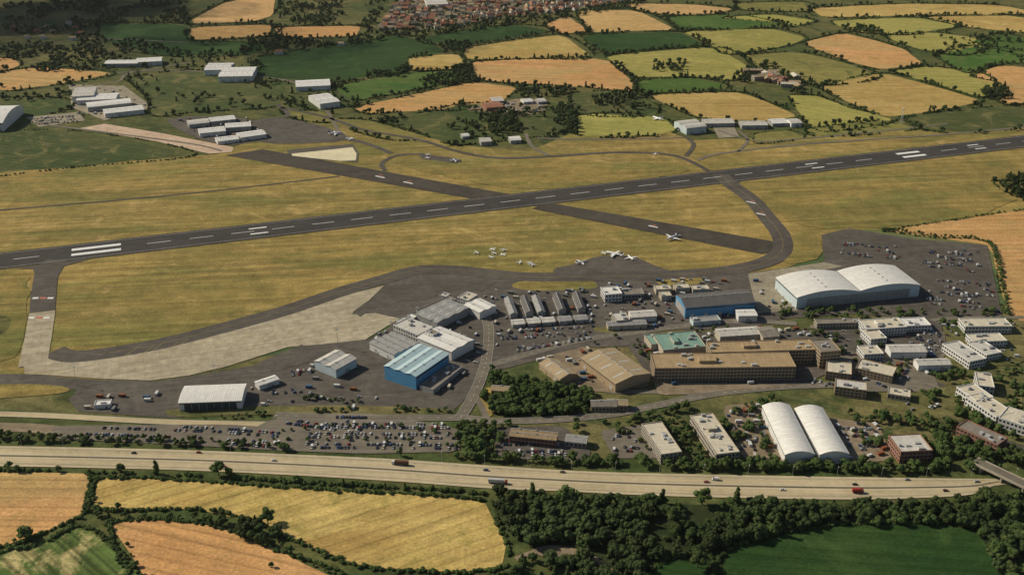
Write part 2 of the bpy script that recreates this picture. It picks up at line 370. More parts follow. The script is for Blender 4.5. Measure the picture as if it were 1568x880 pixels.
for px,w in (([(340,232),(300,222),(200,208),(60,190)],6),([(430,165),(500,180),(560,200),(640,214),(700,232),(760,242),(840,240),(940,234),(1030,238),(1085,262)],8),
  ([(590,262),(585,250),(610,238),(650,236)],7),([(1068,246),(1100,236),(1200,224),(1330,214),(1450,206),(1600,192)],6),
  ([(805,205),(815,225),(840,238)],6),([(1050,210),(1062,222),(1050,240)],7),([(820,212),(900,214),(1020,212),(1050,210)],5),([(1100,200),(1150,215),(1200,215),(1360,200),(1450,190)],5),
  ([(425,160),(440,178),(400,188),(420,210),(470,215),(540,215),(600,235)],9),([(500,170),(510,185),(520,205)],6),
  ([(180,112),(250,108),(330,112),(430,122),(470,135)],6),([(100,140),(180,125),(200,112),(300,95)],6),([(-60,75),(60,68),(150,60),(290,66)],5),
  ([(1420,580),(1452,600),(1440,630),(1500,660),(1600,700)],8),([(1130,232),(1145,215),(1130,200)],5)):
    road('access_road',px,w,M['taxi'] if w>6 else PR,.52)
area('airfield_hardstanding',[(700,168),(760,158),(800,150),(840,155),(835,172),(800,178),(770,175)],M['dirt'],.5,1)
area('airfield_hardstanding',[(1090,192),(1125,196),(1132,210),(1100,212)],M['conc2'],.5)
area('airfield_hardstanding',[(360,190),(430,178),(520,200),(540,216),(430,222),(380,215)],M['asph'],.48,1)
area('airfield_hardstanding',[(250,178),(400,180),(410,215),(340,225),(270,200)],M['asph'],.47,1)
area('airfield_hardstanding',[(105,130),(190,132),(235,165),(160,185),(110,165)],M['conc2'],.47)
area('car_park_paving',[(40,180),(120,172),(130,185),(60,195)],M['conc2'],.47)
# ---------------------------------------------------------------- motorway
MT=[(-200,680),(0,683),(150,686),(300,690),(450,696),(600,703),(750,713),(900,722),(1050,726),(1200,729),(1400,732),(1535,733),(1700,728)]
MBm=[(1700,752),(1540,742),(1490,757),(1400,763),(1300,765),(1150,763),(1000,759),(850,752),(750,748),(600,737),(450,728),(300,721),(150,717),(0,714),(-200,712)]
mt=crom([G(*a) for a in MT]); mbm=crom([G(*a) for a in MBm])[::-1]
def samp(p,t):
    L=[0]
    for i in range(len(p)-1): L.append(L[-1]+(p[i+1]-p[i]).length)
    s=t*L[-1]
    i=min(max(bisect.bisect(L,s)-1,0),len(p)-2); return p[i].lerp(p[i+1],(s-L[i])/(L[i+1]-L[i]))
NM=260
top=[samp(mt,i/NM) for i in range(NM+1)]; bot=[samp(mbm,i/NM) for i in range(NM+1)]
def mline(f): return [top[i].lerp(bot[i],f) for i in range(NM+1)]
def mstrip(name,f0,f1,mat,z,dash=None):
    mb=MB(); a=mline(f0); b_=mline(f1)
    for i in range(NM):
        if dash and i%2: continue
        mb.quad([(*b_[i],0),(*b_[i+1],0),(*a[i+1],0),(*a[i],0)])
    put(name,mb.mesh(name,[mat]),z=z)
ROADS.append((mline(.25),12)); ROADS.append((mline(.75),12))
mstrip('motorway_surface',0,1,M['mway'],.60)
WL=pave_mat('worn_lane_mat',(.36,.295,.18),(.41,.34,.21),0,.03,.2)
mstrip('motorway_wheel_track',.09,.17,WL,.615); mstrip('motorway_wheel_track',.83,.91,WL,.615)
for f in (.06,.425,.575,.94): mstrip('motorway_edge_marking',f-.004,f+.004,M['white'],.64)
for f in (.18,.30,.70,.82): mstrip('motorway_lane_marking',f-.003,f+.003,M['white'],.64,True)
mstrip('motorway_central_reserve',.475,.525,plain('reserve_mat',(.20,.165,.09),.9,.3),.68)
mb=MB(); a=mline(.5)
for i in range(NM):
    p,q_=a[i],a[i+1]; d=(q_-p).normalized(); n_=Vector((-d.y,d.x))*.08
    for s in (-1,1):
        k=n_*s; mb.quad([(*(p+k),.45),(*(q_+k),.45),(*(q_+k),.8),(*(p+k),.8)][::s])
    mb.quad([(*(p-n_),.8),(*(q_-n_),.8),(*(q_+n_),.8),(*(p+n_),.8)])
    mb.box(p.x-.08,p.x+.08,p.y-.1,p.y+.1,0,.78)
put('crash_barrier',mb.mesh('crash_barrier',[plain('galvanised_mat',(.4,.4,.4),.5,.2,.5)]),z=.69)
# ---------------------------------------------------------------- local roads
road('service_road',[(-100,632),(60,636),(250,646),(420,650)],8,M['mway'],.5,None,None,M['kerb'])
road('service_road',[(-100,652),(40,655),(90,660)],14,M['dirt'],.5)
road('access_road',[(420,636),(560,640),(700,640),(760,645),(860,642),(940,634),(1010,620),(1090,604),(1180,594),(1260,590),(1400,588),(1440,600)],9,M['road'],.56,M['white'],None,M['kerb'])
road('access_road',[(705,640),(722,612),(736,580),(746,545),(748,500),(735,470)],10,M['road'],.6,M['white'],None,M['kerb'])
road('access_road',[(748,560),(800,545),(860,528),(920,516),(985,508),(1060,498),(1140,492),(1220,496)],8,M['road'],.58,M['white'],None,M['kerb'])
road('access_road',[(1225,592),(1222,570),(1280,560),(1300,540),(1300,515),(1240,500)],7,M['road'],.57)
road('access_road',[(1400,588),(1410,560),(1440,545),(1440,510),(1430,490),(1568,486)],7,M['road'],.57)
road('access_road',[(900,592),(940,600),(1000,600),(1090,604)],7,M['road'],.55)
road('access_road',[(722,600),(735,618),(745,640)],6,M['road'],.565)
for px,mt_ in (([(1000,584),(1215,572),(1222,590),(1100,600),(1010,606)],'dirt'),([(1105,622),(1168,615),(1200,702),(1135,702)],'dirt'),([(1262,640),(1345,648),(1368,706),(1300,708),(1210,712),(1190,705)],'dirt'),
   ([(918,660),(985,650),(1020,702),(940,702)],'road'),([(755,655),(862,652),(905,690),(900,706),(760,702)],'asph'),([(420,640),(560,632),(700,655),(705,692),(560,695),(420,690),(340,680)],'road'),
   ([(80,652),(345,650),(425,655),(425,690),(250,680),(80,672)],'road'),([(1270,545),(1300,530),(1420,545),(1440,600),(1300,600)],'road'),
   ([(1250,490),(1440,490),(1450,545),(1330,545),(1270,530)],'asph'),([(1440,490),(1568,490),(1568,560),(1460,560)],'rough'),([(1400,600),(1460,590),(1500,640),(1440,650)],'rough'),
   ([(960,530),(1000,510),(1260,505),(1290,560),(1230,590),(1000,585)],'asph'),([(820,550),(900,530),(1000,590),(940,600),(860,600)],'dirt'),
   ([(780,455),(900,446),(912,500),(790,506)],'taxi')):
    area('yard_paving',px,M[mt_],.49+i*.0006,1,0,r=.1); i+=1
area('grass_island',[(780,432),(850,427),(905,428),(918,438),(905,444),(790,446)],M['air2'],.56,2)
area('grass_island',[(1003,426),(1070,423),(1080,432),(1060,437),(1008,438)],M['air2'],.56,2)
area('grass_island',[(-60,589),(60,588),(108,593),(104,601),(60,606),(-60,614)],M['air'],.56,1)
area('grass_island',[(728,605),(750,590),(762,600),(755,640),(740,638)],M['air2'],.55,2)
area('grass_island',[(1212,355),(1255,358),(1262,395),(1215,405),(1195,402)],M['air2'],.56,1)
area('grass_island',[(905,500),(935,502),(985,500),(975,507),(915,512)],M['rough'],.56,2)
area('grass_verge',[(250,626),(400,622),(560,622),(690,626),(700,634),(560,636),(400,634),(255,640)],M['rough'],.46,1,3)
area('sand_yard',[(800,842),(860,838),(905,846),(850,858)],M['dirt'],.50,2,6)
road('farm_track',[(790,856),(830,842),(890,846),(930,870),(960,900)],5,M['dirt'],.48)
# ---------------------------------------------------------------- buildings
GL=plain('window_glass_mat',(.03,.04,.05),.15,.1)
W={'white':plain('white_cladding_mat',(.66,.65,.61),.6,.2),'grey':plain('grey_cladding_mat',(.33,.325,.31),.6,.25),'blue':plain('blue_cladding_mat',(.09,.27,.46),.5,.15),
 'paleblue':plain('pale_blue_cladding_mat',(.50,.58,.60),.5,.2),'brick':plain('brick_mat',(.30,.14,.085),.9,.3,0,0,'X',1),'tanbrick':plain('buff_brick_mat',(.38,.28,.17),.9,.3,0,0,'X',1),
 'conc':plain('concrete_wall_mat',(.42,.37,.29),.9,.3),'dark':plain('dark_cladding_mat',(.06,.065,.07),.6,.2)}
Rf={'white':plain('white_metal_roof_mat',(.78,.76,.70),.5,.26,0,2.0),'white2':plain('off_white_roof_mat',(.62,.59,.52),.6,.35,0,1.6),'grey':plain('grey_metal_roof_mat',(.33,.32,.30),.5,.3,0,1.6),
 'dgrey':plain('dark_grey_roof_mat',(.13,.122,.115),.7,.3,0,1.6),'tan':plain('tan_roof_mat',(.42,.32,.19),.8,.35,0,2.2),'brown':plain('brown_flat_roof_mat',(.40,.29,.16),.95,.4),
 'teal':plain('copper_green_roof_mat',(.22,.36,.29),.8,.35,0,3.0),'cyan':plain('pale_cyan_roof_mat',(.47,.62,.64),.5,.15,0,2.5),'felt':plain('felt_roof_mat',(.25,.22,.18),.95,.4),
 'cream':plain('cream_flat_roof_mat',(.62,.56,.43),.9,.35),'red':plain('red_tile_roof_mat',(.34,.15,.085),.9,.3,0,.6),'lite':plain('rooflight_mat',(.50,.55,.55),.3,.15),'litd':plain('rooflight_dark_mat',(.42,.44,.42),.3,.15)}
PLANT=plain('roof_plant_mat',(.42,.42,.40),.6,.3)
RECTS=[]
def rectify(px,h):
    A,B,Cc,D=[G(u,v,h) for u,v in px]
    c=(A+B+Cc+D)/4; u=((B-A)+(Cc-D)).normalized(); v=Vector((-u.y,u.x))
    L=(abs((B-A).dot(u))+abs((Cc-D).dot(u)))/2; w=(abs((D-A).dot(v))+abs((Cc-B).dot(v)))/2
    return c,math.atan2(u.y,u.x),L,w
def bld(name,px,h,roof='flat',wall='white',rf='white2',rise=2.0,spans=1,storeys=0,lights=0,door=None,plant=0,z0=0.0,rect=None):
    c,ang,L,Wd=rect or rectify(px,h)
    RECTS.append((c,ang,L/2+2.5,Wd/2+2.5))
    mb=MB(); x=L/2; y=Wd/2
    if roof=='flat':
        mb.box(-x,x,-y,y,-.5,h-.35,0,1)
        t=.35
        mb.box(-x-.12,x+.12,-y-.12,-y+t,h-.5,h+.35,0); mb.box(-x-.12,x+.12,y-t,y+.12,h-.5,h+.35,0)
        mb.box(-x-.12,-x+t,-y+t,y-t,h-.5,h+.35,0); mb.box(x-t,x+.12,-y+t,y-t,h-.5,h+.35,0)
        for _ in range(plant or int(L*Wd/200)+1):
            a,b_=U(.8,2.6),U(.8,2.0)
            if x>a+1.5 and y>b_+1.5:
                px_,py_=U(-x+a+1,x-a-1),U(-y+b_+1,y-b_-1); mb.box(px_-a,px_+a,py_-b_,py_+b_,h-.34,h+U(.6,2.0),2)
        if L*Wd>900: mb.box(-x*.35,-x*.1,-y*.4,y*.4,h-.34,h+2.6,0,1)
    else:
        prof=[]
        sw=Wd/spans
        for s in range(spans):
            pts=[(-1,0),(0,1),(1,0)] if roof=='gable' else [(-1+2*k/16,1-(-1+2*k/16)**2) for k in range(17)]
            for k,(a,b_) in enumerate(pts):
                if s and k==0: continue
                prof.append((-y+sw*s+sw/2+a*sw/2,h+b_*rise))
        mb.quad([(-x,-y,-.5),(x,-y,-.5),(x,-y,h),(-x,-y,h)]); mb.quad([(x,y,-.5),(-x,y,-.5),(-x,y,h),(x,y,h)])
        for sx in (-x,x):
            pts=[(sx,y,-.5),(sx,-y,-.5)]+[(sx,a,b_) for a,b_ in prof]; mb.quad(pts[::-1] if sx>0 else pts,0)
        o=.5; pr=[(prof[0][0]-o,prof[0][1]-.1)]+prof[1:-1]+[(prof[-1][0]+o,prof[-1][1]-.1)]
        for k in range(len(pr)-1):
            (a,b_),(c_,d)=pr[k],pr[k+1]
            mb.quad([(-x-o,a,b_+.35),(x+o,a,b_+.35),(x+o,c_,d+.35),(-x-o,c_,d+.35)],1)
            mb.quad([(-x-o,c_,d+.08),(x+o,c_,d+.08),(x+o,a,b_+.08),(-x-o,a,b_+.08)],1)
            for sx in (-x-o,x+o): mb.quad([(sx,a,b_+.08),(sx,c_,d+.08),(sx,c_,d+.35),(sx,a,b_+.35)],1)
        for yy,zz in (pr[0],pr[-1]): mb.quad([(-x-o,yy,zz+.08),(x+o,yy,zz+.08),(x+o,yy,zz+.35),(-x-o,yy,zz+.35)],1)
        for k in range(lights):
            xx=-x+(k+.5)*L/lights
            for j in range(len(pr)-1):
                if roof=='barrel' and (j%16 in (0,1,15,14,7,8)): continue
                (a,b_),(c_,d)=pr[j],pr[j+1]
                if roof=='gable': a,b_,c_,d=a+(c_-a)*.2,b_+(d-b_)*.2,a+(c_-a)*.8,b_+(d-b_)*.8
                mb.quad([(xx-.6,a,b_+.40),(xx+.6,a,b_+.40),(xx+.6,c_,d+.40),(xx-.6,c_,d+.40)],4)
        if roof=='barrel' and L*Wd>2500:
            for s in range(1,spans): yy=-y+sw*s; mb.box(-x-o,x+o,yy-1.1,yy+1.1,h+.1,h+.75,2)
            for k in range(1,6): 
                for s in range(spans): 
                    yy=-y+sw*s+sw/2; xx=-x+L*k/6; mb.box(xx-.6,xx+.6,yy-.9,yy+.9,h+rise+.2,h+rise+1,2)
        if roof=='gable':
            for s in range(spans):
                yy=-y+sw*s+sw/2; mb.box(-x-o,x+o,yy-.35,yy+.35,h+rise+.2,h+rise+.45,2)
                for k in range(int(L/14)):
                    xx=-x+(k+.5)*14+U(-2,2); mb.box(xx-.5,xx+.5,yy-.5,yy+.5,h+rise+.3,h+rise+1.1,2)
    def wallq(side,a,b_,z0_,z1_,mi,dd=.06):
        if side==0: mb.quad([(a,-y-dd,z0_),(b_,-y-dd,z0_),(b_,-y-dd,z1_),(a,-y-dd,z1_)],mi)
        if side==1: mb.quad([(b_,y+dd,z0_),(a,y+dd,z0_),(a,y+dd,z1_),(b_,y+dd,z1_)],mi)
        if side==2: mb.quad([(-x-dd,b_,z0_),(-x-dd,a,z0_),(-x-dd,a,z1_),(-x-dd,b_,z1_)],mi)
        if side==3: mb.quad([(x+dd,a,z0_),(x+dd,b_,z0_),(x+dd,b_,z1_),(x+dd,a,z1_)],mi)
    if storeys:
        sh=(h-.4)/storeys
        for sd,hl in ((0,x),(1,x),(2,y),(3,y)):
            k=int(2*hl/3.2)
            for st in range(storeys):
                for j in range(k):
                    cx=-hl+(j+.5)*2*hl/k
                    wallq(sd,cx-1.1,cx+1.1,st*sh+sh*.3,st*sh+sh*.78,3)
                wallq(sd,-hl+.1,hl-.1,st*sh+sh*.93,st*sh+sh*.99,2,.12)
    else:
        for sd,hl in ((0,x),(1,x)):
            k=max(1,int(2*hl/14))
            for j in range(k):
                cx=-hl+(j+.5)*2*hl/k; 
                if R()<.7: wallq(sd,cx-2,cx+2,0,min(4.2,h*.65),2)
                wallq(sd,cx+3,cx+4.2,0,2.1,3)
            wallq(sd,-hl+.3,hl-.3,h*.80,h*.9,3 if door else 2,.05)
    if door is not None:
        for sd in door:
            hl=(x if sd<2 else y)*.84; k=max(2,int(hl*2/6))
            for j in range(k):
                a=-hl+j*2*hl/k; wallq(sd,a+.15,a+2*hl/k-.15,0.1,h*.8,5,.14+.06*(j%2))
    mats=[W[wall],Rf[rf],PLANT,GL,Rf['lite'] if rf not in('white','white2','cyan') else Rf['litd'],W['dark'] if name=='aircraft_hangar' else W['grey']]
    return put(name,mb.mesh(name,mats),c.x,c.y,.45,ang)
bld('arched_hangar',[(1224,456),(1186,426),(1372,407),(1406,437)],13.5,'barrel','paleblue','white',4.8,2,0,0,door=(2,))
bld('blue_hangar',[(1052,472),(1157,463),(1139,444),(1033,452)],12,'gable','blue','dgrey',4,1,0,0,door=(2,))
bld('maintenance_hangar',[(588,560),(642,527),(685,543),(637,578)],14,'gable','blue','cyan',1.4,3,0,0,door=(3,))
bld('hangar_annex',[(642,591),(688,556),(708,562),(664,597)],5,'flat','grey','felt',plant=8)
bld('aircraft_hangar',[(482,553),(513,537),(546,549),(514,567)],9,'gable','paleblue','white2',2,2,0,2)
bld('aircraft_hangar',[(276,617),(372,614),(375,588),(281,592)],8,'barrel','white','white',1.6,1,0,0,door=(0,))
bld('white_shed',[(397,591),(427,581),(420,575),(390,585)],5,'gable','white','white',1)
bld('white_shed',[(145,621),(170,619),(170,612),(146,613)],4,'flat','white','white')
bld('terminal_building',[(568,526),(606,545),(640,524),(602,507)],8,'gable','white','grey',1.0,4,0,0)
bld('terminal_hall',[(641,516),(690,541),(726,519),(672,502)],10,'gable','white','white',1.2,2,0,0)
bld('terminal_building',[(603,497),(640,514),(662,500),(625,487)],9,'flat','white','white2',storeys=2)
bld('departure_pier',[(640,482),(672,497),(716,470),(684,458)],8,'gable','grey','grey',1.4,3,0,3)
bld('departure_pier',[(640,478),(652,482),(696,458),(684,452)],6,'flat','grey','felt',storeys=1)
bld('terminal_annex',[(712,468),(736,480),(758,468),(734,457)],8,'gable','white','white',1.2,2)
bld('terminal_annex',[(700,455),(716,460),(732,452),(716,447)],7,'flat','white','cream',storeys=2)
bld('terminal_canopy',[(608,492),(622,498),(630,492),(617,486)],6,'flat','white','white')
bld('control_room',[(652,508),(664,514),(672,508),(660,503)],13,'flat','white','felt',storeys=3)
bld('terminal_store',[(672,452),(684,455),(690,450),(678,447)],5,'flat','grey','white2')
bld('terminal_store',[(620,485),(632,489),(640,484),(628,480)],5,'flat','grey','white')
for u0,v0 in ((772,456),(796,454),(814,453),(846,450),(876,448)):
    bld('storage_shed',[(u0,v0+2),(u0+10,v0+26),(u0+20,v0+25),(u0+11,v0)],5,'gable','grey','dgrey' if R()<.4 else 'grey',2)
for u0 in (784,808,830,856,880):
    bld('portable_office',[(u0,498-(u0-784)*.07),(u0+19,496-(u0-784)*.07),(u0+18,489-(u0-784)*.07),(u0-1,490-(u0-784)*.07)],4,'gable','grey',random.choice(['grey','white2']),1)
bld('cargo_building',[(924,452),(950,450),(948,438),(922,440)],9,'flat','white','white',storeys=2)
bld('cargo_building',[(952,452),(986,450),(982,441),(950,442)],6,'flat','grey','felt',storeys=1)
bld('office_building',[(942,492),(964,490),(958,478),(938,480)],8,'flat','conc','white2',storeys=2)
bld('office_building',[(966,487),(1006,484),(1000,475),(964,477)],6,'gable','white','white2',1.5,1)
bld('workshop',[(930,500),(990,497),(988,490),(930,493)],5,'gable','conc','grey',1.2)
for u0,v0,du in ((1004,436,24),(1034,434,22),(1060,436,26),(1012,446,16)):
    bld('airport_store',[(u0,v0+8),(u0+du,v0+7),(u0+du-3,v0),(u0-2,v0+1)],6,'flat','conc','cream')
bld('white_shed',[(1130,484),(1159,484),(1155,474),(1127,475)],7,'gable','white','white',1)
bld('lean_to',[(1060,494),(1102,490),(1100,483),(1058,486)],5,'flat','paleblue','grey')
bld('green_roof_building',[(1012,537),(1076,531),(1068,506),(1003,512)],9,'flat','conc','teal',1.5,2,0,2)
bld('green_roof_building',[(994,528),(1008,527),(1003,511),(990,513)],7,'flat','conc','teal')
bld('office_block',[(1010,566),(1216,560),(1210,541),(989,540)],14,'flat','tanbrick','brown',storeys=4,plant=10)
bld('office_block',[(1080,540),(1248,536),(1240,519),(1090,524)],14.6,'flat','tanbrick','brown',storeys=4,plant=8)
bld('office_tower',[(1252,540),(1283,537),(1276,519),(1246,521)],18,'flat','tanbrick','felt',storeys=5)
bld('workshop_hall',[(886,546),(940,586),(998,574),(944,535)],9,'gable','tanbrick','tan',3.2,1,0,3,door=(2,))
bld('workshop_hall',[(827,557),(858,582),(883,572),(850,549)],6,'gable','tanbrick','tan',3,1,0,2)
bld('factory_hall',[(1100,516),(1165,512),(1160,500),(1098,504)],8,'gable','conc','white2',2,1)
bld('factory_hall',[(1165,518),(1190,515),(1184,500),(1160,501)],9,'gable','conc','felt',2,1)
bld('low_office',[(1250,496),(1318,494),(1316,487),(1248,489)],6,'flat','conc','felt',storeys=2)
bld('white_office',[(1325,506),(1385,500),(1378,487),(1318,489)],9,'flat','white','cream',storeys=3)
bld('white_office',[(1385,500),(1424,498),(1416,486),(1378,487)],7,'flat','white','white',storeys=2)
bld('white_office',[(1330,520),(1355,518),(1345,502),(1322,504)],8,'flat','white','cream',storeys=2)
bld('white_office',[(1320,543),(1350,542),(1345,528),(1316,530)],7,'flat','white','cream',storeys=2)
bld('white_office',[(1363,540),(1418,539),(1412,528),(1358,528)],7,'gable','white','white2',2,1)
bld('white_office',[(1404,560),(1455,559),(1450,549),(1402,551)],6,'gable','white','white2',2,1)
bld('white_office',[(1478,500),(1548,500),(1540,487),(1468,488)],8,'flat','white','cream',storeys=2)
bld('white_office',[(1478,556),(1504,550),(1474,521),(1450,525)],8,'flat','white','white2',storeys=2)
bld('white_office',[(1492,524),(1540,522),(1532,510),(1478,512)],7,'flat','white','cream',storeys=2)
bld('white_office',[(1508,545),(1530,540),(1508,520),(1484,524)],7,'flat','white','white2',storeys=2)
bld('white_office',[(1262,568),(1302,574),(1306,556),(1268,552)],9,'flat','tanbrick','cream',storeys=3)
bld('white_office',[(1276,592),(1326,598),(1328,586),(1282,580)],9,'flat','tanbrick','white2',storeys=3)
bld('white_office',[(1310,563),(1366,577),(1374,562),(1318,550)],8,'flat','tanbrick','cream',storeys=3)
bld('low_office',[(1358,603),(1392,608),(1396,598),(1362,592)],5,'flat','conc','cream',storeys=1)
bld('curved_office',[(1470,596),(1500,618),(1516,604),(1486,584)],9,'flat','white','cream',storeys=2)
bld('curved_office',[(1484,610),(1530,642),(1548,628),(1500,598)],8.8,'flat','white','cream',storeys=2)
bld('curved_office',[(1528,640),(1600,662),(1606,644),(1545,622)],9.2,'flat','white','cream',storeys=2)
bld('curved_office',[(1490,590),(1515,592),(1525,574),(1500,570)],8.6,'flat','white','cream',storeys=2)
bld('warehouse',[(1169,624),(1203,700),(1246,692),(1207,619)],9,'barrel','white','white',3.2,1,0,0,door=(2,))
bld('warehouse',[(1219,628),(1256,700),(1299,692),(1257,623)],9,'barrel','white','white',3.2,1,0,0,door=(2,))
bld('office_building',[(983,650),(1014,700),(1042,688),(1012,645)],9,'flat','conc','cream',storeys=3)
bld('factory_building',[(1058,636),(1098,700),(1131,688),(1090,633)],9,'flat','conc','cream',2,2,2,3,plant=14)
bld('brick_office',[(1378,692),(1427,690),(1410,664),(1362,667)],11,'flat','brick','white2',storeys=3)
bld('brick_factory',[(1464,652),(1528,682),(1543,670),(1482,644)],8,'flat','brick','felt',storeys=2)
bld('tan_house',[(905,622),(945,624),(942,612),(905,614)],5,'gable','tanbrick','felt',2.5,1,1)
bld('tan_house',[(930,620),(962,622),(960,612),(930,612)],5.3,'gable','tanbrick','tan',2.5,1,1)
bld('brick_terrace',[(778,668),(850,674),(856,664),(786,656)],7,'gable','brick','brown',2.0,2,2)
bld('low_office',[(868,676),(900,680),(898,668),(866,665)],5,'gable','conc','grey',2,1,1)
bld('farm_house',[(752,598),(780,600),(780,592),(755,590)],5,'gable','tanbrick','tan',2.5,1,1)
# north side
bld('curved_hangar',[(-30,190),(36,188),(4,163),(-50,164)],13,'barrel','white','white',8,1,0,0,door=(0,))
for qd,h,nm in (([(118,148),(152,146),(140,134),(108,136)],12,'aircraft_hangar'),([(122,154),(185,152),(175,143),(118,146)],8,'warehouse'),([(133,165),(203,158),(196,151),(133,158)],8,'warehouse'),([(160,175),(222,168),(215,162),(158,168)],7,'warehouse'),
   ([(163,98),(215,98),(212,92),(163,93)],7,'warehouse'),([(210,96),(250,94),(246,88),(208,90)],8,'warehouse'),([(316,108),(355,107),(352,99),(314,100)],10,'warehouse'),([(338,118),(390,117),(390,103),(340,104)],10.5,'warehouse'),([(318,104),(358,103),(356,97),(318,97)],9,'warehouse'),
   ([(454,134),(508,131),(502,122),(452,124)],8,'warehouse'),([(488,160),(520,156),(502,143),(474,147)],9,'warehouse'),
   ([(288,192),(320,188),(318,182),(287,185)],6,'storage_shed'),([(322,187),(360,183),(358,177),(320,181)],6,'storage_shed'),([(305,205),(346,201),(342,194),(304,198)],6,'storage_shed'),([(346,196),(386,194),(382,187),(344,190)],7,'storage_shed'),
   ([(332,218),(366,213),(362,208),(330,211)],5,'storage_shed'),([(366,212),(406,206),(402,199),(364,204)],6,'storage_shed'),
   ([(1047,198),(1078,194),(1066,183),(1037,186)],10,'aircraft_hangar'),([(1077,190),(1123,189),(1121,182),(1077,183)],6,'storage_shed'),([(1134,193),(1174,192),(1172,186),(1133,186)],6,'storage_shed'),
   ([(1180,190),(1205,189),(1204,182),(1179,183)],5,'storage_shed'),([(1208,190),(1224,189),(1222,182),(1206,183)],6,'storage_shed'),([(735,218),(752,217),(750,211),(735,212)],6,'storage_shed'),([(780,216),(797,215),(795,209),(780,210)],5,'storage_shed'),
   ([(800,157),(815,156),(813,151),(799,152)],4,'storage_shed'),([(822,157),(835,156),(833,151),(821,152)],4,'storage_shed'),([(707,210),(718,209),(716,205),(706,206)],4,'storage_shed')):
    bld(nm,qd,h,'gable' if R()<.8 else 'barrel','paleblue' if h==10 else random.choice(['white','grey','white']),random.choice(['white','white','white2']),2,2 if h>8 else 1)
bld('red_shed',[(742,166),(768,164),(766,156),(741,158)],6,'gable','brick','red',2)
bld('red_shed',[(752,156),(770,155),(768,149),(751,150)],6,'gable','brick','white2',2)
for k in range(16):
    u=U(1150,1222); v=111+(u-1150)*.30+U(-9,9); 
    bld('farm_building',None,U(5,9),'gable',random.choice(['tanbrick','brick','conc']),random.choice(['tan','brown','cream','red']),2.5,1,2,rect=(G(u,v),U(-.5,.5)+(1.57 if R()<.4 else 0),U(18,38),U(10,15)))
bld('town_factory',[(652,8),(684,7),(682,-4),(650,-3)],9,'gable','white','white2',2,2)
HM=[]
for wl,rf in (('brick','red'),('tanbrick','red'),('white','tan'),('white','brown'),('tanbrick','felt'),('white','red')):
    mb=MB(); x,y,h,r=5.5,4,5.2,3
    mb.box(-x,x,-y,y,-.5,h,0)
    for sx in (-x,x): mb.quad([(sx,-y,h),(sx,y,h),(sx,0,h+r)])
    for s in (-1,1):
        mb.quad([(-x-.4,s*(y+.5),h-.25),(x+.4,s*(y+.5),h-.25),(x+.4,0,h+r+.1),(-x-.4,0,h+r+.1)][::-s],1)
        for xx in (-3.4,0,3.4):
            for zz in (1,3.4): mb.quad([(xx-.7,s*(y+.05),zz),(xx+.7,s*(y+.05),zz),(xx+.7,s*(y+.05),zz+1.2),(xx-.7,s*(y+.05),zz+1.2)],2)
    mb.box(x-1.6,x-.8,-.5,.5,h+1.5,h+r+1.3,0); mb.quad([(-.6,-y-.07,0),(.4,-y-.07,0),(.4,-y-.07,2.1),(-.6,-y-.07,2.1)],3)
    HM.append(mb.mesh('house',[W[wl],Rf[rf],GL,W['white']]))
def houses(px,step,prob,base=0):
    p=[G(*a) for a in px]; x0=min(a.x for a in p);x1=max(a.x for a in p);y0=min(a.y for a in p);y1=max(a.y for a in p)
    y=y0
    while y<y1:
        x=x0
        while x<x1:
            xx=x+U(-3,3); yy=y+U(-4,4)+18*noise.noise((x*.01,y*.01,0))
            if R()<prob and inpoly(xx,yy,p):
                th=base+.9*noise.noise((xx*.004,yy*.004,3))
                put('brick_house',random.choice(HM),xx,yy,.3,th+(math.pi/2 if R()<.25 else 0),(U(.9,1.5),U(.9,1.2),U(.9,1.15))); RECTS.append((Vector((xx,yy)),0,7,6))
            x+=step
        y+=step*1.45
area('town_ground',[(572,50),(590,25),(620,-8),(830,-8),(985,-6),(960,5),(870,18),(800,24),(720,38),(650,46)],pave_mat('town_ground_mat',(.12,.11,.055),(.20,.175,.11),0,0,.6),.45,1,5)
houses([(572,50),(590,25),(620,-8),(830,-8),(985,-6),(960,5),(870,18),(800,24),(720,38),(650,46)],17,.76)
houses([(0,60),(30,30),(130,35),(150,58),(60,68)],34,.5)
houses([(150,100),(270,85),(300,60),(200,70)],40,.15)
houses([(380,84),(470,74),(560,64),(480,82)],30,.25)
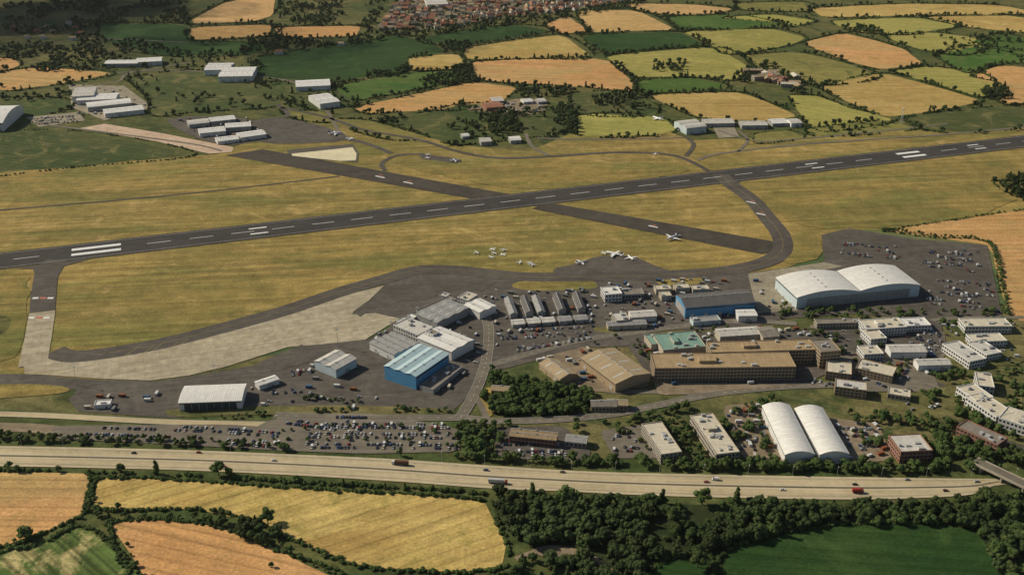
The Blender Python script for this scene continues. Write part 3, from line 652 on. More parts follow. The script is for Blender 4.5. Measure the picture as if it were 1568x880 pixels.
# ---------------------------------------------------------------- trees
FO=foliage('broadleaf_foliage_mat',(.060,.098,.026),(.098,.122,.038),(.042,.074,.020))
FD=foliage('dark_foliage_mat',(.040,.068,.021),(.064,.088,.027),(.040,.055,.020))
BARK=plain('bark_mat',(.10,.07,.045),.95,.3)
def tree_mesh(kind,seed):
    rn_=random.Random(seed); mb=MB(); u=rn_.uniform
    lobes=[]
    if kind=='broad':
        H=u(8.5,11.5); rad=u(3.8,5.2); mb.tube((0,0,-.3),(u(-.3,.3),u(-.3,.3),H*.55),.42,.2,0,7)
        for k in range(rn_.randint(9,12)):
            a=u(0,6.28); r=rad*u(.2,.78); z=H*u(.34,.82); 
            rr=u(1.5,2.6); lobes.append((r*math.cos(a),r*math.sin(a),z,rr,rr*u(.7,.95)))
            if k<6: mb.tube((0,0,H*.3),(r*math.cos(a)*.9,r*math.sin(a)*.9,z),.16,.05,0,5)
        lobes.append((0,0,H*.82,2.3,1.9))
    elif kind=='tall':
        H=u(11,13.5); mb.tube((0,0,-.3),(0,0,H*.9),.35,.08,0,7)
        for k in range(11):
            t=k/10; z=H*(.18+.78*t); r=2.6*(1-t*.7)*u(.4,1)*.6; a=u(0,6.28); rr=2.5*(1-t*.62)*u(.8,1.1)
            lobes.append((r*math.cos(a),r*math.sin(a),z,rr,rr*.9))
            if k%2: mb.tube((0,0,z-.8),(r*math.cos(a)*1.4,r*math.sin(a)*1.4,z),.1,.04,0,5)
    else:
        H=3
        for k in range(4):
            a=u(0,6.28); r=u(.3,1.5); rr=u(.9,1.5); lobes.append((r*math.cos(a),r*math.sin(a),u(.7,1.5),rr,rr*.85)); mb.tube((0,0,-.2),(r*math.cos(a)*.6,r*math.sin(a)*.6,1),.06,.03,0,4)
    for (x,y,z,r,rz) in lobes:
        n=len(mb.v); P=5; Q=8; sd=u(0,99)
        for i in range(P+1):
            th=math.pi*i/P
            for j in range(Q):
                ph=2*math.pi*j/Q; d=Vector((math.sin(th)*math.cos(ph),math.sin(th)*math.sin(ph),math.cos(th)))
                k=.84*(1+.28*noise.noise(d*1.8+Vector((sd,0,0)))+(.0 if i in (0,P) else u(-.08,.08))); mb.v.append((x+d.x*r*k,y+d.y*r*k,z+d.z*rz*k))
        for i in range(P):
            for j in range(Q): mb.f.append((n+i*Q+j,n+(i+1)*Q+j,n+(i+1)*Q+(j+1)%Q,n+i*Q+(j+1)%Q)); mb.m.append(1)
        for k in range(24 if kind!='bush' else 18):
            d=Vector((rn_.gauss(0,1),rn_.gauss(0,1),rn_.gauss(.25,1))).normalized(); k_=u(.80,1.15)
            c=Vector((x+d.x*r*k_,y+d.y*r*k_,z+d.z*rz*k_)); s=u(.38,.72)*(.75 if kind=='bush' else 1)
            t=(d*1.3+Vector((u(-.6,.6),u(-.6,.6),u(-.3,.8)))).normalized(); a=t.orthogonal().normalized(); b_=t.cross(a)
            mb.quad([c-a*s,c-b_*s*.8+t*.1,c+a*s*u(.7,1.2),c+b_*s*.8+t*.12],1)
    return mb
TC=bpy.data.collections.new('tree_kinds'); BC=bpy.data.collections.new('bush_kinds'); DC=bpy.data.collections.new('dark_tree_kinds')
TM=[tree_mesh('broad',s).mesh('broadleaf_tree',[BARK,FO]) for s in (1,2,3,4)]+[tree_mesh('tall',9).mesh('poplar_tree',[BARK,FO])]
DM=[tree_mesh('broad',s).mesh('dark_broadleaf_tree',[BARK,FD]) for s in (11,12,13,16)]+[tree_mesh('tall',s).mesh('conifer_tree',[BARK,FD]) for s in (14,)]
for me in TM[:4]: put(me.name,me,coll=TC)
for me in DM: put(me.name,me,coll=DC)
for s in (21,22,23): 
    me=tree_mesh('bush',s).mesh('bush',[BARK,FO]); put('bush_plant',me,coll=BC)
def gn(coll):
    g=bpy.data.node_groups.new('scatter_'+coll.name,'GeometryNodeTree')
    g.interface.new_socket('Geometry',in_out='INPUT',socket_type='NodeSocketGeometry'); g.interface.new_socket('Geometry',in_out='OUTPUT',socket_type='NodeSocketGeometry')
    i=g.nodes.new('NodeGroupInput'); o=g.nodes.new('NodeGroupOutput'); ip=g.nodes.new('GeometryNodeInstanceOnPoints')
    ci=g.nodes.new('GeometryNodeCollectionInfo'); ci.inputs['Collection'].default_value=coll; ci.inputs['Separate Children'].default_value=True; ci.inputs['Reset Children'].default_value=True
    def na(t,n_):
        x=g.nodes.new('GeometryNodeInputNamedAttribute'); x.data_type=t; x.inputs['Name'].default_value=n_
        return next(k for k in x.outputs if k.name=='Attribute' and k.enabled)
    L=g.links.new; L(i.outputs[0],ip.inputs['Points']); L(ci.outputs[0],ip.inputs['Instance']); ip.inputs['Pick Instance'].default_value=True
    L(na('INT','ix'),ip.inputs['Instance Index']); L(na('FLOAT_VECTOR','rt'),ip.inputs['Rotation']); L(na('FLOAT_VECTOR','sc'),ip.inputs['Scale']); L(ip.outputs[0],o.inputs[0])
    return g
GNs={'t':gn(TC),'d':gn(DC),'b':gn(BC)}
CNT=[0]
def mass(name,pts,kind):
    if not pts: return
    CNT[0]+=len(pts)
    me=bpy.data.meshes.new(name); me.from_pydata([(p[0],p[1],.1) for p in pts],[],[])
    a=me.attributes.new('ix','INT','POINT'); a.data.foreach_set('value',[random.randint(0,59) for _ in pts])
    a=me.attributes.new('rt','FLOAT_VECTOR','POINT'); a.data.foreach_set('vector',[c for p in pts for c in (U(-.06,.06),U(-.06,.06),U(0,6.28))])
    a=me.attributes.new('sc','FLOAT_VECTOR','POINT'); a.data.foreach_set('vector',[c for p in pts for c in (p[2]*U(.9,1.15),p[2]*U(.9,1.15),p[2]*U(.75,1.15))])
    o=put(name,me); md=o.modifiers.new('scatter','NODES'); md.node_group=GNs[kind]
BLK=set()
for p,w in ROADS:
    for a in p:
        r=int(w/3)+1; cx,cy=int(a.x//3),int(a.y//3)
        for i_ in range(-r,r+1):
            for j_ in range(-r,r+1):
                if (i_*3)**2+(j_*3)**2<=(w+2)**2: BLK.add((cx+i_,cy+j_))
for c,a,l,w in RECTS:
    ca,sa=math.cos(a),math.sin(a); x=-l
    while x<=l:
        y=-w
        while y<=w: BLK.add((int((c.x+x*ca-y*sa)//3),int((c.y+x*sa+y*ca)//3))); y+=2
        x+=2
def blocked(x,y): return (int(x//3),int(y//3)) in BLK
def wood(name,px,dens,s0,s1,kind='t',clump=0.0,chk=True):
    p=[G(*a) for a in px]; x0=min(a.x for a in p);x1=max(a.x for a in p);y0=min(a.y for a in p);y1=max(a.y for a in p)
    n=int((x1-x0)*(y1-y0)*dens); out=[]
    for _ in range(n):
        x,y=U(x0,x1),U(y0,y1)
        if clump and noise.noise((x*.012,y*.012,5))<clump-.25+U(-.05,.05): continue
        if inpoly(x,y,p) and not(chk and blocked(x,y)): out.append((x,y,U(s0,s1)))
    mass(name,out,kind)
def line(name,px,step,s0,s1,kind='t',jit=2.0,gap=0.0,chk=True):
    p=crom([G(*a) for a in px],step); out=[]
    for k,a in enumerate(p):
        if gap and noise.noise((a.x*.02,a.y*.02,7))<gap-.4: continue
        x,y=a.x+U(-jit,jit),a.y+U(-jit,jit)
        if not(chk and blocked(x,y)): out.append((x,y,U(s0,s1)))
    mass(name,out,kind)
for k,px,ang in FIELDS:
    if px[0][1]<200:
        line('hedgerow',px+[px[0]],5.0,.7,1.4,'b',1.0,.08); line('hedgerow_trees',px+[px[0]],12,.45,1.0,random.choice('dd'),4,.34)
    elif px[0][1]>700: line('hedgerow',px+[px[0]],3.2,.7,1.35,'b',1.2,.0)
    else: line('hedgerow',px+[px[0]],5,.6,1.1,'b',1.2,.2)
for px,d,kd,cl_ in (([(-100,40),(-60,-30),(290,-30),(290,36),(150,40),(150,110),(-60,110)],.0055,'d',.22),([(150,62),(290,62),(400,80),(400,118),(150,105)],.0035,'d',.2),
   ([(425,-10),(600,-10),(570,45),(430,40)],.006,'d',.15),([(560,50),(700,30),(850,20),(990,-2),(980,10),(870,28),(700,52),(600,58)],.006,'d',.0),([(600,0),(980,-8),(800,22),(640,44)],.0025,'d',.0),
   ([(430,60),(560,56),(600,62),(500,76),(430,82)],.006,'d',.1),([(640,125),(715,100),(730,125),(660,138)],.014,'d',.0),([(740,178),(795,172),(800,205),(750,205)],.016,'d',.0),
   ([(790,132),(860,134),(980,148),(1000,170),(900,165),(870,200),(850,190),(850,160),(800,150)],.009,'d',.12),([(1115,120),(1170,95),(1250,125),(1235,145),(1180,142),(1150,135)],.010,'d',.05),
   ([(590,185),(740,170),(730,215),(640,205)],.004,'d',.2),([(1285,40),(1350,42),(1350,52),(1300,50)],.012,'d',.0),([(1500,140),(1540,130),(1550,152),(1510,152)],.014,'d',.0),([(1400,60),(1560,50),(1568,90),(1420,84)],.0018,'d',.1),
   ([(1520,275),(1600,268),(1600,322),(1545,300)],.012,'d',.0),([(20,90),(100,85),(110,105),(40,112)],.005,'d',.1),([(0,130),(110,120),(110,150),(0,160)],.004,'d',.15),([(680,65),(720,65),(715,82),(690,82)],.012,'d',.0),([(870,165),(885,165),(885,208),(870,205)],.014,'d',0),
   ([(1000,98),(1050,95),(1045,112),(1000,110)],.008,'d',0),([(560,110),(620,104),(620,118),(560,120)],.008,'d',0),([(380,60),(440,55),(440,75),(380,80)],.008,'d',0),
   ([(700,160),(870,140),(870,215),(700,215)],.0018,'d',.1),([(190,118),(440,118),(540,160),(300,178)],.0009,'d',.1)):
    wood('distant_woodland',px,d,.55,1.05,kd,cl_)
for px,d,kd,s0,s1,cl_ in (([(740,600),(775,583),(850,588),(905,603),(932,632),(870,640),(770,638),(735,625)],.050,'t',.55,.95,0),([(735,570),(760,565),(800,580),(760,600)],.025,'t',.4,.7,0),
   ([(700,692),(760,640),(950,640),(1100,615),(1568,600),(1568,700),(1500,728),(1200,722),(900,716),(700,700)],.010,'t',.45,.9,.2),([(700,700),(905,706),(1100,708),(1400,712),(1530,722),(1530,730),(1200,724),(900,717),(700,707)],.04,'t',.5,.95,0),
   ([(1240,500),(1568,480),(1568,600),(1250,600)],.008,'t',.4,.75,.15),([(1200,470),(1540,478),(1560,490),(1230,494),(1150,482)],.014,'t',.35,.7,.05),([(900,525),(1000,505),(1240,492),(1250,515),(900,545)],.004,'t',.35,.6,.2),
   ([(1130,600),(1260,592),(1350,610),(1350,640),(1140,622)],.020,'t',.4,.75,.1),([(1420,640),(1600,620),(1600,720),(1440,715)],.028,'t',.5,1.0,.05),([(1400,600),(1470,560),(1470,640),(1400,640)],.015,'t',.4,.8,.1),([(700,640),(755,650),(755,700),(705,700)],.03,'t',.5,.8,.0),
   ([(940,640),(1060,625),(1060,705),(940,700)],.008,'t',.4,.7,.15),([(960,505),(1000,500),(1000,560),(985,560)],.012,'t',.35,.6,0),([(1340,605),(1440,600),(1450,660),(1350,640)],.012,'t',.45,.8,.1)):
    wood('site_planting_trees',px,d,s0,s1,kd,cl_)
line('roadside_trees',[(-60,668),(0,670),(120,680),(300,684),(430,690),(560,698),(700,704)],4,.45,.85,'t',3)
line('roadside_trees',[(-60,658),(60,664),(120,672),(300,676),(430,685)],6,.35,.6,'t',2)
line('roadside_trees',[(150,645),(300,641),(420,636),(560,628),(690,634)],7,.3,.6,'t',2,.1)
line('roadside_bushes',[(-60,676),(0,678),(300,687),(560,699),(760,710),(1000,722)],2.2,.7,1.3,'b',1.5)
line('roadside_bushes',[(-60,717),(0,719),(150,723),(300,728),(480,740),(600,745),(740,756)],2.4,.7,1.4,'b',1.4)
line('car_park_trees',[(430,660),(560,652),(700,668)],12,.3,.5,'t',2)
line('car_park_trees',[(400,675),(560,676),(700,682)],14,.3,.5,'t',2)
line('roadside_trees',[(1350,352),(1430,362),(1515,374),(1535,440),(1545,490)],4,.35,.55,'t',1)
line('roadside_trees',[(470,610),(560,618),(640,628),(700,632)],6,.3,.55,'t',2,.2)
wood('woodland',[(752,758),(850,765),(1000,771),(1300,777),(1460,774),(1520,762),(1640,760),(1640,930),(1545,930),(1500,812),(1400,798),(1260,803),(1120,835),(1080,850),(1000,862),(960,920),(900,890),(860,840),(800,838),(770,800)],.034,.6,1.15,'d',.03)
wood('woodland_edge',[(752,756),(850,762),(1000,768),(1300,775),(1500,772),(1500,810),(1260,803),(1120,835),(850,840),(775,820)],.010,.5,.95,'t')
wood('woodland_edge',[(1380,775),(1640,760),(1640,930),(1540,920),(1500,815)],.010,.7,1.2,'t')
wood('woodland',[(790,860),(860,855),(990,875),(1000,930),(820,930),(780,890)],.022,.5,.95,'d')
line('hedge_trees',[(137,726),(140,760),(150,790),(240,792),(330,803),(430,840),(545,892)],9,.3,.65,'t',2.5,.2)
line('hedge_trees',[(0,842),(60,822),(128,794),(165,800),(200,850),(230,890)],10,.3,.55,'t',2,.2)
wood('hedge_copse',[(330,798),(400,795),(430,820),(430,842),(380,830),(330,808)],.018,.5,.9,'d')
wood('hedge_copse',[(130,780),(180,775),(200,790),(150,800)],.012,.4,.7,'d')
for (u,v,s,k) in ((185,722,.8,0),(240,725,1.05,4),(335,728,1.25,1),(350,730,1.0,2),(28,722,.7,3),(90,722,.6,0),(526,744,.6,4),(410,800,1.15,1),(385,826,.9,3),(320,800,.8,2),(40,825,1.2,0),(15,718,.7,1),
    (700,672,.8,2),(735,690,1.2,0),(742,704,1.0,3),(590,748,.5,4),(620,750,.6,4),(455,738,.6,1),(815,765,1.3,4),(866,768,1.4,1),(812,775,1.2,2),(1128,770,1.2,4),(1075,772,1.3,1),(1225,778,1.0,3),(1400,790,.8,2),(1030,800,1.3,1),(1505,770,1.5,0),(880,610,1,2),(835,615,1,3),(1300,720,.9,0),(1450,716,1.1,2),(1068,868,1.3,1),(415,868,.5,2)):
    p=G(u,v); put('broadleaf_tree',TM[k],p.x,p.y,.1,U(0,6),s)
# ---------------------------------------------------------------- vehicles
TY=plain('tyre_mat',(.02,.02,.02),.9,.1); CG=plain('car_glass_mat',(.02,.025,.03),.15,.05)
def paint(n,c):
    m,nt,b=newmat(n); b.inputs['Base Color'].default_value=c+(1,); b.inputs['Roughness'].default_value=.35; b.inputs['Coat Weight'].default_value=.3; return m
PN=[('white',(.62,.62,.60)),('silver',(.36,.365,.37)),('silver2',(.26,.265,.27)),('black',(.02,.02,.022)),('blue',(.035,.065,.16)),('red',(.26,.035,.028)),('grey',(.10,.10,.10)),('darkblue',(.02,.03,.06)),('beige',(.45,.41,.33)),('maroon',(.12,.03,.03))]
PN=[paint(n+'_car_paint',c) for n,c in PN]
WP=paint('white_aircraft_paint',(.78,.78,.77))
def car_mesh(pm,est=False):
    mb=MB(); w=.88
    prof=[(-2.15,.35),(-2.2,.62),(-2.1,.92),(-1.35 if not est else -2.0,.98),(.95,.98),(2.0,.82),(2.2,.62),(2.15,.35)]
    n=len(prof)
    for k in range(n):
        (a,b_),(c,d)=prof[k],prof[(k+1)%n]; mb.quad([(a,-w,b_),(c,-w,d),(c,w,d),(a,w,b_)],0)
    mb.quad([(a,-w,b_) for a,b_ in prof][::-1],0); mb.quad([(a,w,b_) for a,b_ in prof],0)
    rb=-1.6 if not est else -2.05
    lo=[(rb,-.84,.97),(.95,-.84,.97),(.95,.84,.97),(rb,.84,.97)]; rt=rb+.45 if not est else rb+.2
    hi=[(rt,-.66,1.44),(.2,-.66,1.44),(.2,.66,1.44),(rt,.66,1.44)]
    for k in range(4): mb.quad([lo[k],lo[(k+1)%4],hi[(k+1)%4],hi[k]],1)
    mb.box(rt-.03,.23,-.68,.68,1.43,1.49,0,None,.04)
    for sx in (-1.35,1.38):
        for sy in (-1,1): mb.tube((sx,sy*.68,.33),(sx,sy*.91,.33),.33,.33,2,10)
    for sy in (-1,1): mb.box(2.12,2.2,sy*.62-.18,sy*.62+.18,.6,.74,3); mb.box(.75,.9,sy*.97-.08,sy*.97+.08,.95,1.08,0)
    return mb.mesh('car',[pm,CG,TY,M['white']])
CM=[car_mesh(p,i%3==1) for i,p in enumerate(PN)]
CW=[4,4,4,4,2,2,4,3,2,1]
def lorry_mesh(cab,box,L):
    mb=MB(); mb.box(L/2-2.2,L/2,-1.2,1.2,.6,3.1,0,None,.12); mb.box(L/2-.45,L/2+.02,-1.1,1.1,1.7,2.6,2); mb.box(-L/2,L/2-2.6,-1.25,1.25,1.15,3.9,1); mb.box(-L/2,L/2-2,-.5,.5,.7,1.14,3)
    for x in (-L/2+1,-L/2+2.3,-L/2+3.6,L/2-3.4,L/2-1.1):
        for s in (-1,1): mb.tube((x,s*.85,.5),(x,s*1.22,.5),.5,.5,3,10)
    return mb.mesh('lorry',[cab,box,CG,TY])
LW=lorry_mesh(PN[5],plain('grey_trailer_mat',(.45,.45,.45),.6),15.5); LB=lorry_mesh(PN[0],plain('brown_trailer_mat',(.12,.06,.04),.6),14); LR=lorry_mesh(PN[5],plain('red_trailer_mat',(.35,.05,.03),.5),9)
def van_mesh(pm):
    mb=MB(); pr=[(-2.7,.4),(-2.75,2.3),(1.2,2.35),(1.9,1.35),(2.7,1.1),(2.75,.4)]
    for k in range(6):
        (a,b_),(c,d)=pr[k],pr[(k+1)%6]; mb.quad([(a,-.98,b_),(c,-.98,d),(c,.98,d),(a,.98,b_)],1 if k==2 else 0)
    for s in (-1,1): mb.quad([(a,s*.98,b_) for a,b_ in pr][::-s],0); mb.box(.5,1.4,s*.97-.03,s*.97+.03,1.35,1.95,1)
    for x in (-1.8,1.8):
        for s in (-1,1): mb.tube((x,s*.8,.38),(x,s*1.02,.38),.38,.38,2,10)
    return mb.mesh('van',[pm,CG,TY])
VM=van_mesh(PN[0])
NC=[0]
def cars(px,fill,z=.6,pitch=2.75,row=16,name='parked_car',clump=False):
    A,B,Cc,D=[G(*a) for a in px]; u=(B-A).normalized(); v=Vector((-u.y,u.x)); 
    if (D-A).dot(v)<0: v=-v
    P=[A,B,Cc,D]; th=math.atan2(v.y,v.x)
    ss=[(q_-A).dot(u) for q_ in P]; tt=[(q_-A).dot(v) for q_ in P]
    t=2.5; k=0
    while t<max(tt):
        s=min(ss); rf=fill*U(.6,1.25)
        while s<max(ss):
            p=A+u*s+v*t
            if inpoly(p.x,p.y,P) and R()<rf and not (clump and noise.noise((p.x*.05,p.y*.05,2))<-.05):
                i_=random.choices(range(10),CW)[0]
                put(name,CM[i_] if R()<.95 else VM,p.x,p.y,z,th+(math.pi if R()<.5 else 0)+U(-.03,.03)); NC[0]+=1
            s+=pitch
        t+= 5.2 if k%2==0 else row-5.2; k+=1
cars([(432,688),(700,690),(690,652),(520,636)],.62); cars([(345,682),(428,688),(425,655),(345,652)],.6); cars([(90,672),(340,680),(340,655),(95,652)],.5,clump=True)
cars([(765,700),(870,700),(850,676),(765,676)],.7); cars([(1285,392),(1378,398),(1370,376),(1290,368)],.5,clump=True); cars([(1412,412),(1506,420),(1500,385),(1412,382)],.45,clump=True); cars([(1420,470),(1530,478),(1518,430),(1415,430)],.5,clump=True)
cars([(760,522),(905,514),(900,500),(760,508)],.45,.6,2.75,16); cars([(790,540),(905,520),(900,514),(785,533)],.5); cars([(1290,690),(1355,692),(1340,655),(1275,655)],.45); cars([(45,192),(120,188),(110,176),(50,182)],.5)
cars([(1230,585),(1290,600),(1300,594),(1240,575)],.4); cars([(1330,600),(1420,640),(1440,620),(1340,585)],.25,clump=True); cars([(1390,530),(1440,540),(1440,505),(1425,500)],.35); cars([(440,578),(480,572),(476,562),(440,566)],.35); cars([(920,690),(980,695),(970,665),(925,665)],.3); cars([(405,606),(470,602),(465,592),(405,597)],.3)
cars([(1110,690),(1160,692),(1150,630),(1115,630)],.18); cars([(1100,488),(1130,486),(1128,478),(1100,480)],.4); cars([(560,668),(430,650),(470,640),(560,645)],.4)
def mcar(u,v,me,name,f,back=False):
    g=G(u,v); L_=mline(f); k=min(range(NM),key=lambda k:(L_[k]-g).length); d=L_[k+1]-L_[k]
    put(name,me,L_[k].x,L_[k].y,.66,math.atan2(d.y,d.x)+(math.pi if back else 0))
for u,f,ci in ((205,.24,3),(425,.36,0),(350,.76,5),(860,.12,6),(1080,.36,5),(1200,.64,0),(1310,.36,3),(1440,.7,9),(300,.12,5),(1500,.24,1),(735,.24,4),(1395,.12,2)):
    mcar(u,700 if u<700 else 745,CM[ci],'car',f,f<.5)
mcar(760,737,LW,'articulated_lorry',.76); mcar(610,712,LB,'articulated_lorry',.24,True); mcar(1100,745,VM,'van',.24,True); mcar(1310,745,LR,'lorry',.7)
mb=MB(); mb.box(-3,3,-1.2,1.2,.15,2.6,0)
for k in range(9):
    for s in (-1,1): x=-2.6+k*.65; mb.box(x-.12,x+.12,s*1.23-.04,s*1.23+.04,.3,2.5,1)
for x in (-2.9,2.9):
    for y in (-1.1,1.1): mb.box(x-.12,x+.12,y-.12,y+.12,0,2.66,1)
CT=[]
for nm,c in (('blue',(.06,.13,.22)),('rust',(.25,.09,.04)),('cream',(.5,.45,.35)),('white',(.6,.6,.57)),('grey',(.2,.2,.19))):
    a=plain(nm+'_container_mat',c,.6,.3); b_=plain(nm+'_container_rib_mat',tuple(q_*.7 for q_ in c),.6,.3); CT.append(mb.mesh('container',[a,b_]))
def clutter(px,n,car=.5):
    p=[G(*a) for a in px]; x0=min(a.x for a in p);x1=max(a.x for a in p);y0=min(a.y for a in p);y1=max(a.y for a in p); base=U(-.4,.4)
    for _ in range(n*6):
        x,y=U(x0,x1),U(y0,y1)
        if inpoly(x,y,p) and not blocked(x,y):
            r=R(); th=base+random.choice((0,math.pi/2))+U(-.08,.08)
            if r<car*.7: put('parked_car',CM[random.choices(range(10),CW)[0]],x,y,.66,th)
            elif r<car: put('parked_van',VM,x,y,.66,th)
            else: put('freight_container',random.choice(CT),x,y,.63,th)
            for i_ in (-1,0,1):
                for j_ in (-1,0,1): BLK.add((int(x//3)+i_,int(y//3)+j_))
            n-=1
            if n<=0: return
for px,n,c in (([(560,520),(640,480),(760,450),(770,520),(690,600),(590,580)],40,.75),([(770,450),(910,442),(915,505),(775,510)],40,.6),([(920,436),(1110,425),(1120,500),(925,505)],70,.5),
   ([(380,590),(480,560),(590,600),(560,630),(400,625)],18,.6),([(980,505),(1250,500),(1230,590),(1000,590)],50,.6),([(1105,625),(1165,618),(1195,700),(1140,700)],22,.3),([(1265,645),(1345,650),(1365,705),(1300,705)],20,.6),
   ([(1250,490),(1560,492),(1560,560),(1260,560)],60,.95),([(820,552),(900,535),(990,595),(860,600)],18,.5),([(1145,425),(1190,430),(1222,478),(1160,485)],10,.6),([(270,180),(410,180),(410,212),(300,215)],20,.7),([(110,130),(190,132),(230,165),(120,180)],20,.7),([(705,165),(840,152),(835,172),(790,178)],20,.5),
   ([(1255,545),(1430,550),(1440,600),(1290,602)],40,.95),([(240,600),(120,610),(130,628),(270,635)],8,.5)):
    clutter(px,n,c)
# ---------------------------------------------------------------- aircraft
def plane_mesh(L,span,eng,stripe,high=False):
    mb=MB(); r=L*.055; st=[(-.5,.08,.25),(-.42,.35,.12),(-.25,.8,.02),(-.1,1,0),(.3,1,0),(.42,.8,-.03),(.48,.4,-.08),(.5,.05,-.12)]; K=12; zc=r*1.7
    n=len(mb.v)
    for (a,s,dz) in st:
        for k in range(K):
            t=2*math.pi*k/K; mb.v.append((a*L,r*s*math.cos(t),zc+r*s*math.sin(t)+dz*r*2))
    for i in range(len(st)-1):
        for k in range(K):
            mb.f.append((n+i*K+k,n+(i+1)*K+k,n+(i+1)*K+(k+1)%K,n+i*K+(k+1)%K)); mb.m.append(2 if (i==5 and 1<=k<=4) else 0)
    def slab(pts,th,mi=0):
        lo=[(x,y,z-th/2) for x,y,z in pts]; hi=[(x,y,z+th/2) for x,y,z in pts]; mb.quad(hi,mi); mb.quad(lo[::-1],mi)
        for k in range(len(pts)): j=(k+1)%len(pts); mb.quad([lo[k],lo[j],hi[j],hi[k]],mi)
    zw=zc+(r*.9 if high else -r*.5)
    for s in (-1,1):
        sw=0 if high else .12
        slab([(L*.12,0,zw),(L*(.02-sw*.6),s*span/2,zw+L*.02),(L*(-.05-sw*.6),s*span/2,zw+L*.02),(-L*.10,0,zw)],r*.16)
        slab([(-L*.38,0,zc+r*.4),(-L*.44,s*span*.19,zc+r*.5),(-L*.49,s*span*.19,zc+r*.5),(-L*.48,0,zc+r*.4)],r*.12)
        if eng: mb.tube((L*.13,s*span*.17,zw-r*.35),(-L*.02,s*span*.165,zw-r*.3),r*.42,r*.28,0,10)
        mb.tube((-L*.02,s*r*1.1,0),(-L*.02,s*r*.8,zw),.1,.12,3,6); mb.tube((-L*.02,s*r*1.1-.12,r*.3),(-L*.02,s*r*1.1+.12,r*.3),r*.3,r*.3,3,8)
    mb.tube((L*.36,0,0),(L*.36,0,zc-r*.6),.1,.1,3,6)
    f=[(-L*.34,zc+r*.7),(-L*.45,zc+r*3.4),(-L*.51,zc+r*3.4),(-L*.48,zc+r*.5)]
    for s in (-1,1): mb.quad([(a,s*r*.08,b_) for a,b_ in f][::s],1)
    for k in range(4): j=(k+1)%4; mb.quad([(f[k][0],-r*.08,f[k][1]),(f[j][0],-r*.08,f[j][1]),(f[j][0],r*.08,f[j][1]),(f[k][0],r*.08,f[k][1])],1)
    if not eng: mb.box(L*.5,L*.505,-L*.1,L*.1,zc-.2,zc+.05,3)
    return mb.mesh('aircraft',[WP,stripe,CG,TY])
AL=plane_mesh(23,22,True,PN[4]); AS=plane_mesh(8,10.5,False,WP,True); AM=plane_mesh(15,16,True,WP)
for u,v,me,a in ((1029,366,AL,-2.4),(940,391,AL,2.6),(965,396,AM,1.9),(890,403,AM,.5),(514,206,AL,.2),(537,214,AM,-.3),(1006,183,AL,2.2),(697,247,AM,0.3)):
    p=G(u,v); put('parked_airliner',me,p.x,p.y,.62,a)
for u,v in ((730,388),(754,383),(757,389),(771,384),(752,395),(770,391),(796,403),(812,404),(815,407),(925,389),(655,243),(655,238),(855,178),(1003,237)):
    p=G(u,v); put('parked_light_aircraft',AS,p.x,p.y,.62,U(0,6.28))
# ---------------------------------------------------------------- masts, lamps, bridge
mb=MB(); mb.tube((0,0,0),(0,0,20),.28,.14,0,8); mb.box(-1.6,1.6,-.3,.3,19.6,20.6,0)
for k in (-1.2,-.4,.4,1.2): mb.box(k-.3,k+.3,-.75,-.3,19.7,20.4,1)
FM=mb.mesh('floodlight_mast',[PLANT,W['white']])
for u,v in ((118,590),(518,532),(330,588),(600,520),(760,470),(640,498)):
    p=G(u,v); put('floodlight_mast',FM,p.x,p.y,.5,U(-.5,.5))
mb=MB(); mb.tube((0,0,0),(0,0,10),.12,.07,0,6); mb.tube((0,0,10),(1.8,0,10.3),.07,.05,0,6); mb.box(1.5,2.4,-.16,.16,10.2,10.4,1)
SL=mb.mesh('street_lamp',[PLANT,W['white']])
a=mline(-.02)
for k in range(6,NM,9): put('street_lamp',SL,a[k].x,a[k].y,.4,-math.pi/2)
mb=MB()
for k in range(4):
    dx,dy=((-1,-1),(1,-1),(1,1),(-1,1))[k]; mb.tube((dx*2,dy*2,0),(dx*.4,dy*.4,24),.15,.1,0,5)
for z in range(3,24,3):
    w=2-1.6*z/24; 
    for (x0,y0,x1,y1) in ((-w,-w,w,-w),(w,-w,w,w),(w,w,-w,w),(-w,w,-w,-w)): mb.tube((x0,y0,z),(x1,y1,z),.09,.09,0,4)
mb.box(-1.2,1.2,-1.2,1.2,24,26,1)
p=G(1380,190); put('radar_mast',mb.mesh('radar_mast',[W['white'],W['white']]),p.x,p.y,.4)
A,B=G(1492,704,7),G(1640,775,7); d=(B-A); L=d.length; mb=MB()
mb.box(0,L,-5,5,5.8,7,0,1); mb.box(0,L,-5.2,-4.8,7,8.1,0); mb.box(0,L,4.8,5.2,7,8.1,0)
for x in (8,26,44,62,80): mb.box(x-.6,x+.6,-4,4,-.5,5.8,0)
put('road_bridge',mb.mesh('road_bridge',[W['conc'],M['road']]),A.x,A.y,.1,math.atan2(d.y,d.x))
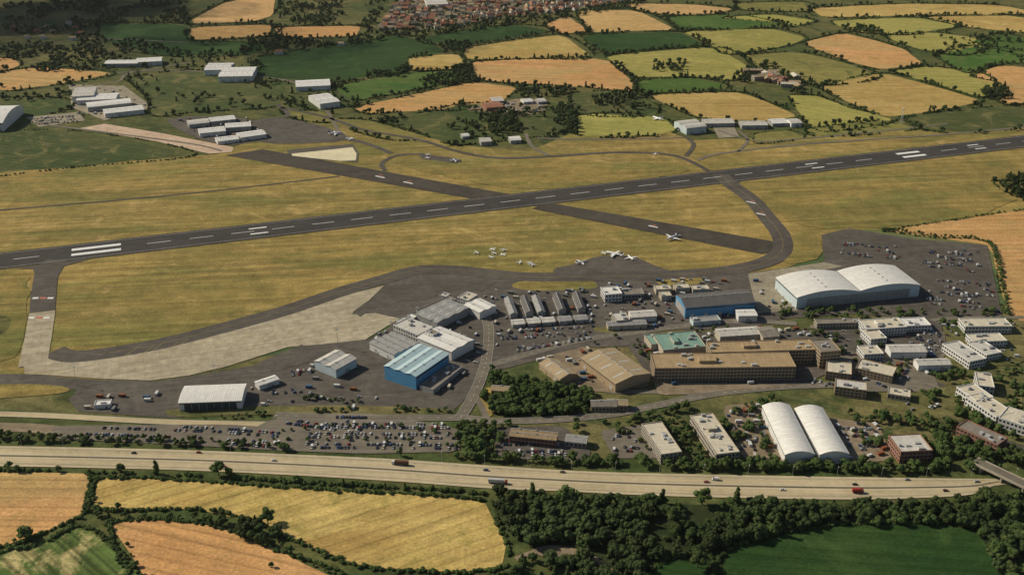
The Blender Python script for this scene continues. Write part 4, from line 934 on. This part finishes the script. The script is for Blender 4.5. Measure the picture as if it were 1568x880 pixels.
# ---------------------------------------------------------------- added shade clouds, atmosphere, light, sky, camera
az=Vector((-.86,.32)).normalized(); el=math.radians(35)
sd=Vector((az.x*math.cos(el),az.y*math.cos(el),math.sin(el)))
m=bpy.data.materials.new('shade_cloud_mat'); m.use_nodes=True; nt=m.node_tree; nt.nodes.clear()
tr=nt.nodes.new('ShaderNodeBsdfTransparent'); df=nt.nodes.new('ShaderNodeBsdfDiffuse'); df.inputs[0].default_value=(.85,.85,.85,1); mx=nt.nodes.new('ShaderNodeMixShader'); mx.inputs[0].default_value=.17
om=nt.nodes.new('ShaderNodeOutputMaterial'); nt.links.new(tr.outputs[0],mx.inputs[1]); nt.links.new(df.outputs[0],mx.inputs[2]); nt.links.new(mx.outputs[0],om.inputs[0])
def shade_cloud(c,rx,ry,n,alt):
    mb=MB(); P,Q=10,18
    cx,cy=c.x+az.x*alt/math.tan(el),c.y+az.y*alt/math.tan(el)
    for k in range(n):
        a=U(0,6.28); q_=math.sqrt(R())*.75; x,y=rx*q_*math.cos(a),ry*q_*math.sin(a); r=U(.28,.5)*min(rx,ry)*(1.15-q_*.6); n0=len(mb.v)
        for i in range(P+1):
            th=math.pi*i/P
            for j in range(Q):
                ph=2*math.pi*j/Q; d=Vector((math.sin(th)*math.cos(ph),math.sin(th)*math.sin(ph),math.cos(th))); s=r*(1+.5*noise.noise(d*2.2+Vector((k*7.,0,0))) if 0<i<P else 1)
                mb.v.append((x+d.x*s*1.25,y+d.y*s,d.z*s*(.55 if d.z>0 else .2)))
        for i in range(P):
            for j in range(Q): mb.f.append((n0+i*Q+j,n0+(i+1)*Q+j,n0+(i+1)*Q+(j+1)%Q,n0+i*Q+(j+1)%Q)); mb.m.append(0)
    put('shade_cloud',mb.mesh('shade_cloud',[m]),cx,cy,alt)
shade_cloud(G(90,35),620,420,14,1000); shade_cloud(G(560,75),300,160,7,1000)  # out of view, added so their shadows darken the upper-left country
m2=bpy.data.materials.new('haze_mat'); m2.use_nodes=True; nt=m2.node_tree; nt.nodes.clear()
vs=nt.nodes.new('ShaderNodeVolumeScatter'); vs.inputs['Color'].default_value=(.93,.96,1,1); vs.inputs['Density'].default_value=1.0e-5; vs.inputs['Anisotropy'].default_value=.2
om=nt.nodes.new('ShaderNodeOutputMaterial'); nt.links.new(vs.outputs[0],om.inputs['Volume'])
mb=MB(); mb.box(-9000,9000,-3000,14000,-20,900); put('haze',mb.mesh('haze',[m2]))
l=bpy.data.lights.new('sun','SUN'); l.energy=4.6; l.angle=math.radians(.6); l.color=(1,.90,.72)
o=bpy.data.objects.new('sun',l); o.rotation_euler=sd.to_track_quat('Z','Y').to_euler(); o.location=(0,0,900); SC.objects.link(o)
w=bpy.data.worlds.new('World'); bpy.context.scene.world=w; w.use_nodes=True; nt=w.node_tree
sk=nt.nodes.new('ShaderNodeTexSky'); sk.sky_type='NISHITA'; sk.sun_disc=False; sk.sun_elevation=el; sk.sun_rotation=math.atan2(az.x,az.y)%(2*math.pi)
nt.links.new(sk.outputs[0],nt.nodes['Background'].inputs[0]); nt.nodes['Background'].inputs[1].default_value=.06
cd=bpy.data.cameras.new('camera'); cd.sensor_width=36; cd.lens=36*F/1568; cd.clip_end=40000; cd.clip_start=1
co=bpy.data.objects.new('camera',cd); co.location=(0,0,HC); co.rotation_euler=(math.radians(65),0,0); SC.objects.link(co)
sc=bpy.context.scene; sc.camera=co
sc.view_settings.view_transform='Standard'; sc.view_settings.look='None'; sc.view_settings.exposure=0
print('cars',NC[0],'instances',CNT[0],'objects',len(bpy.data.objects))
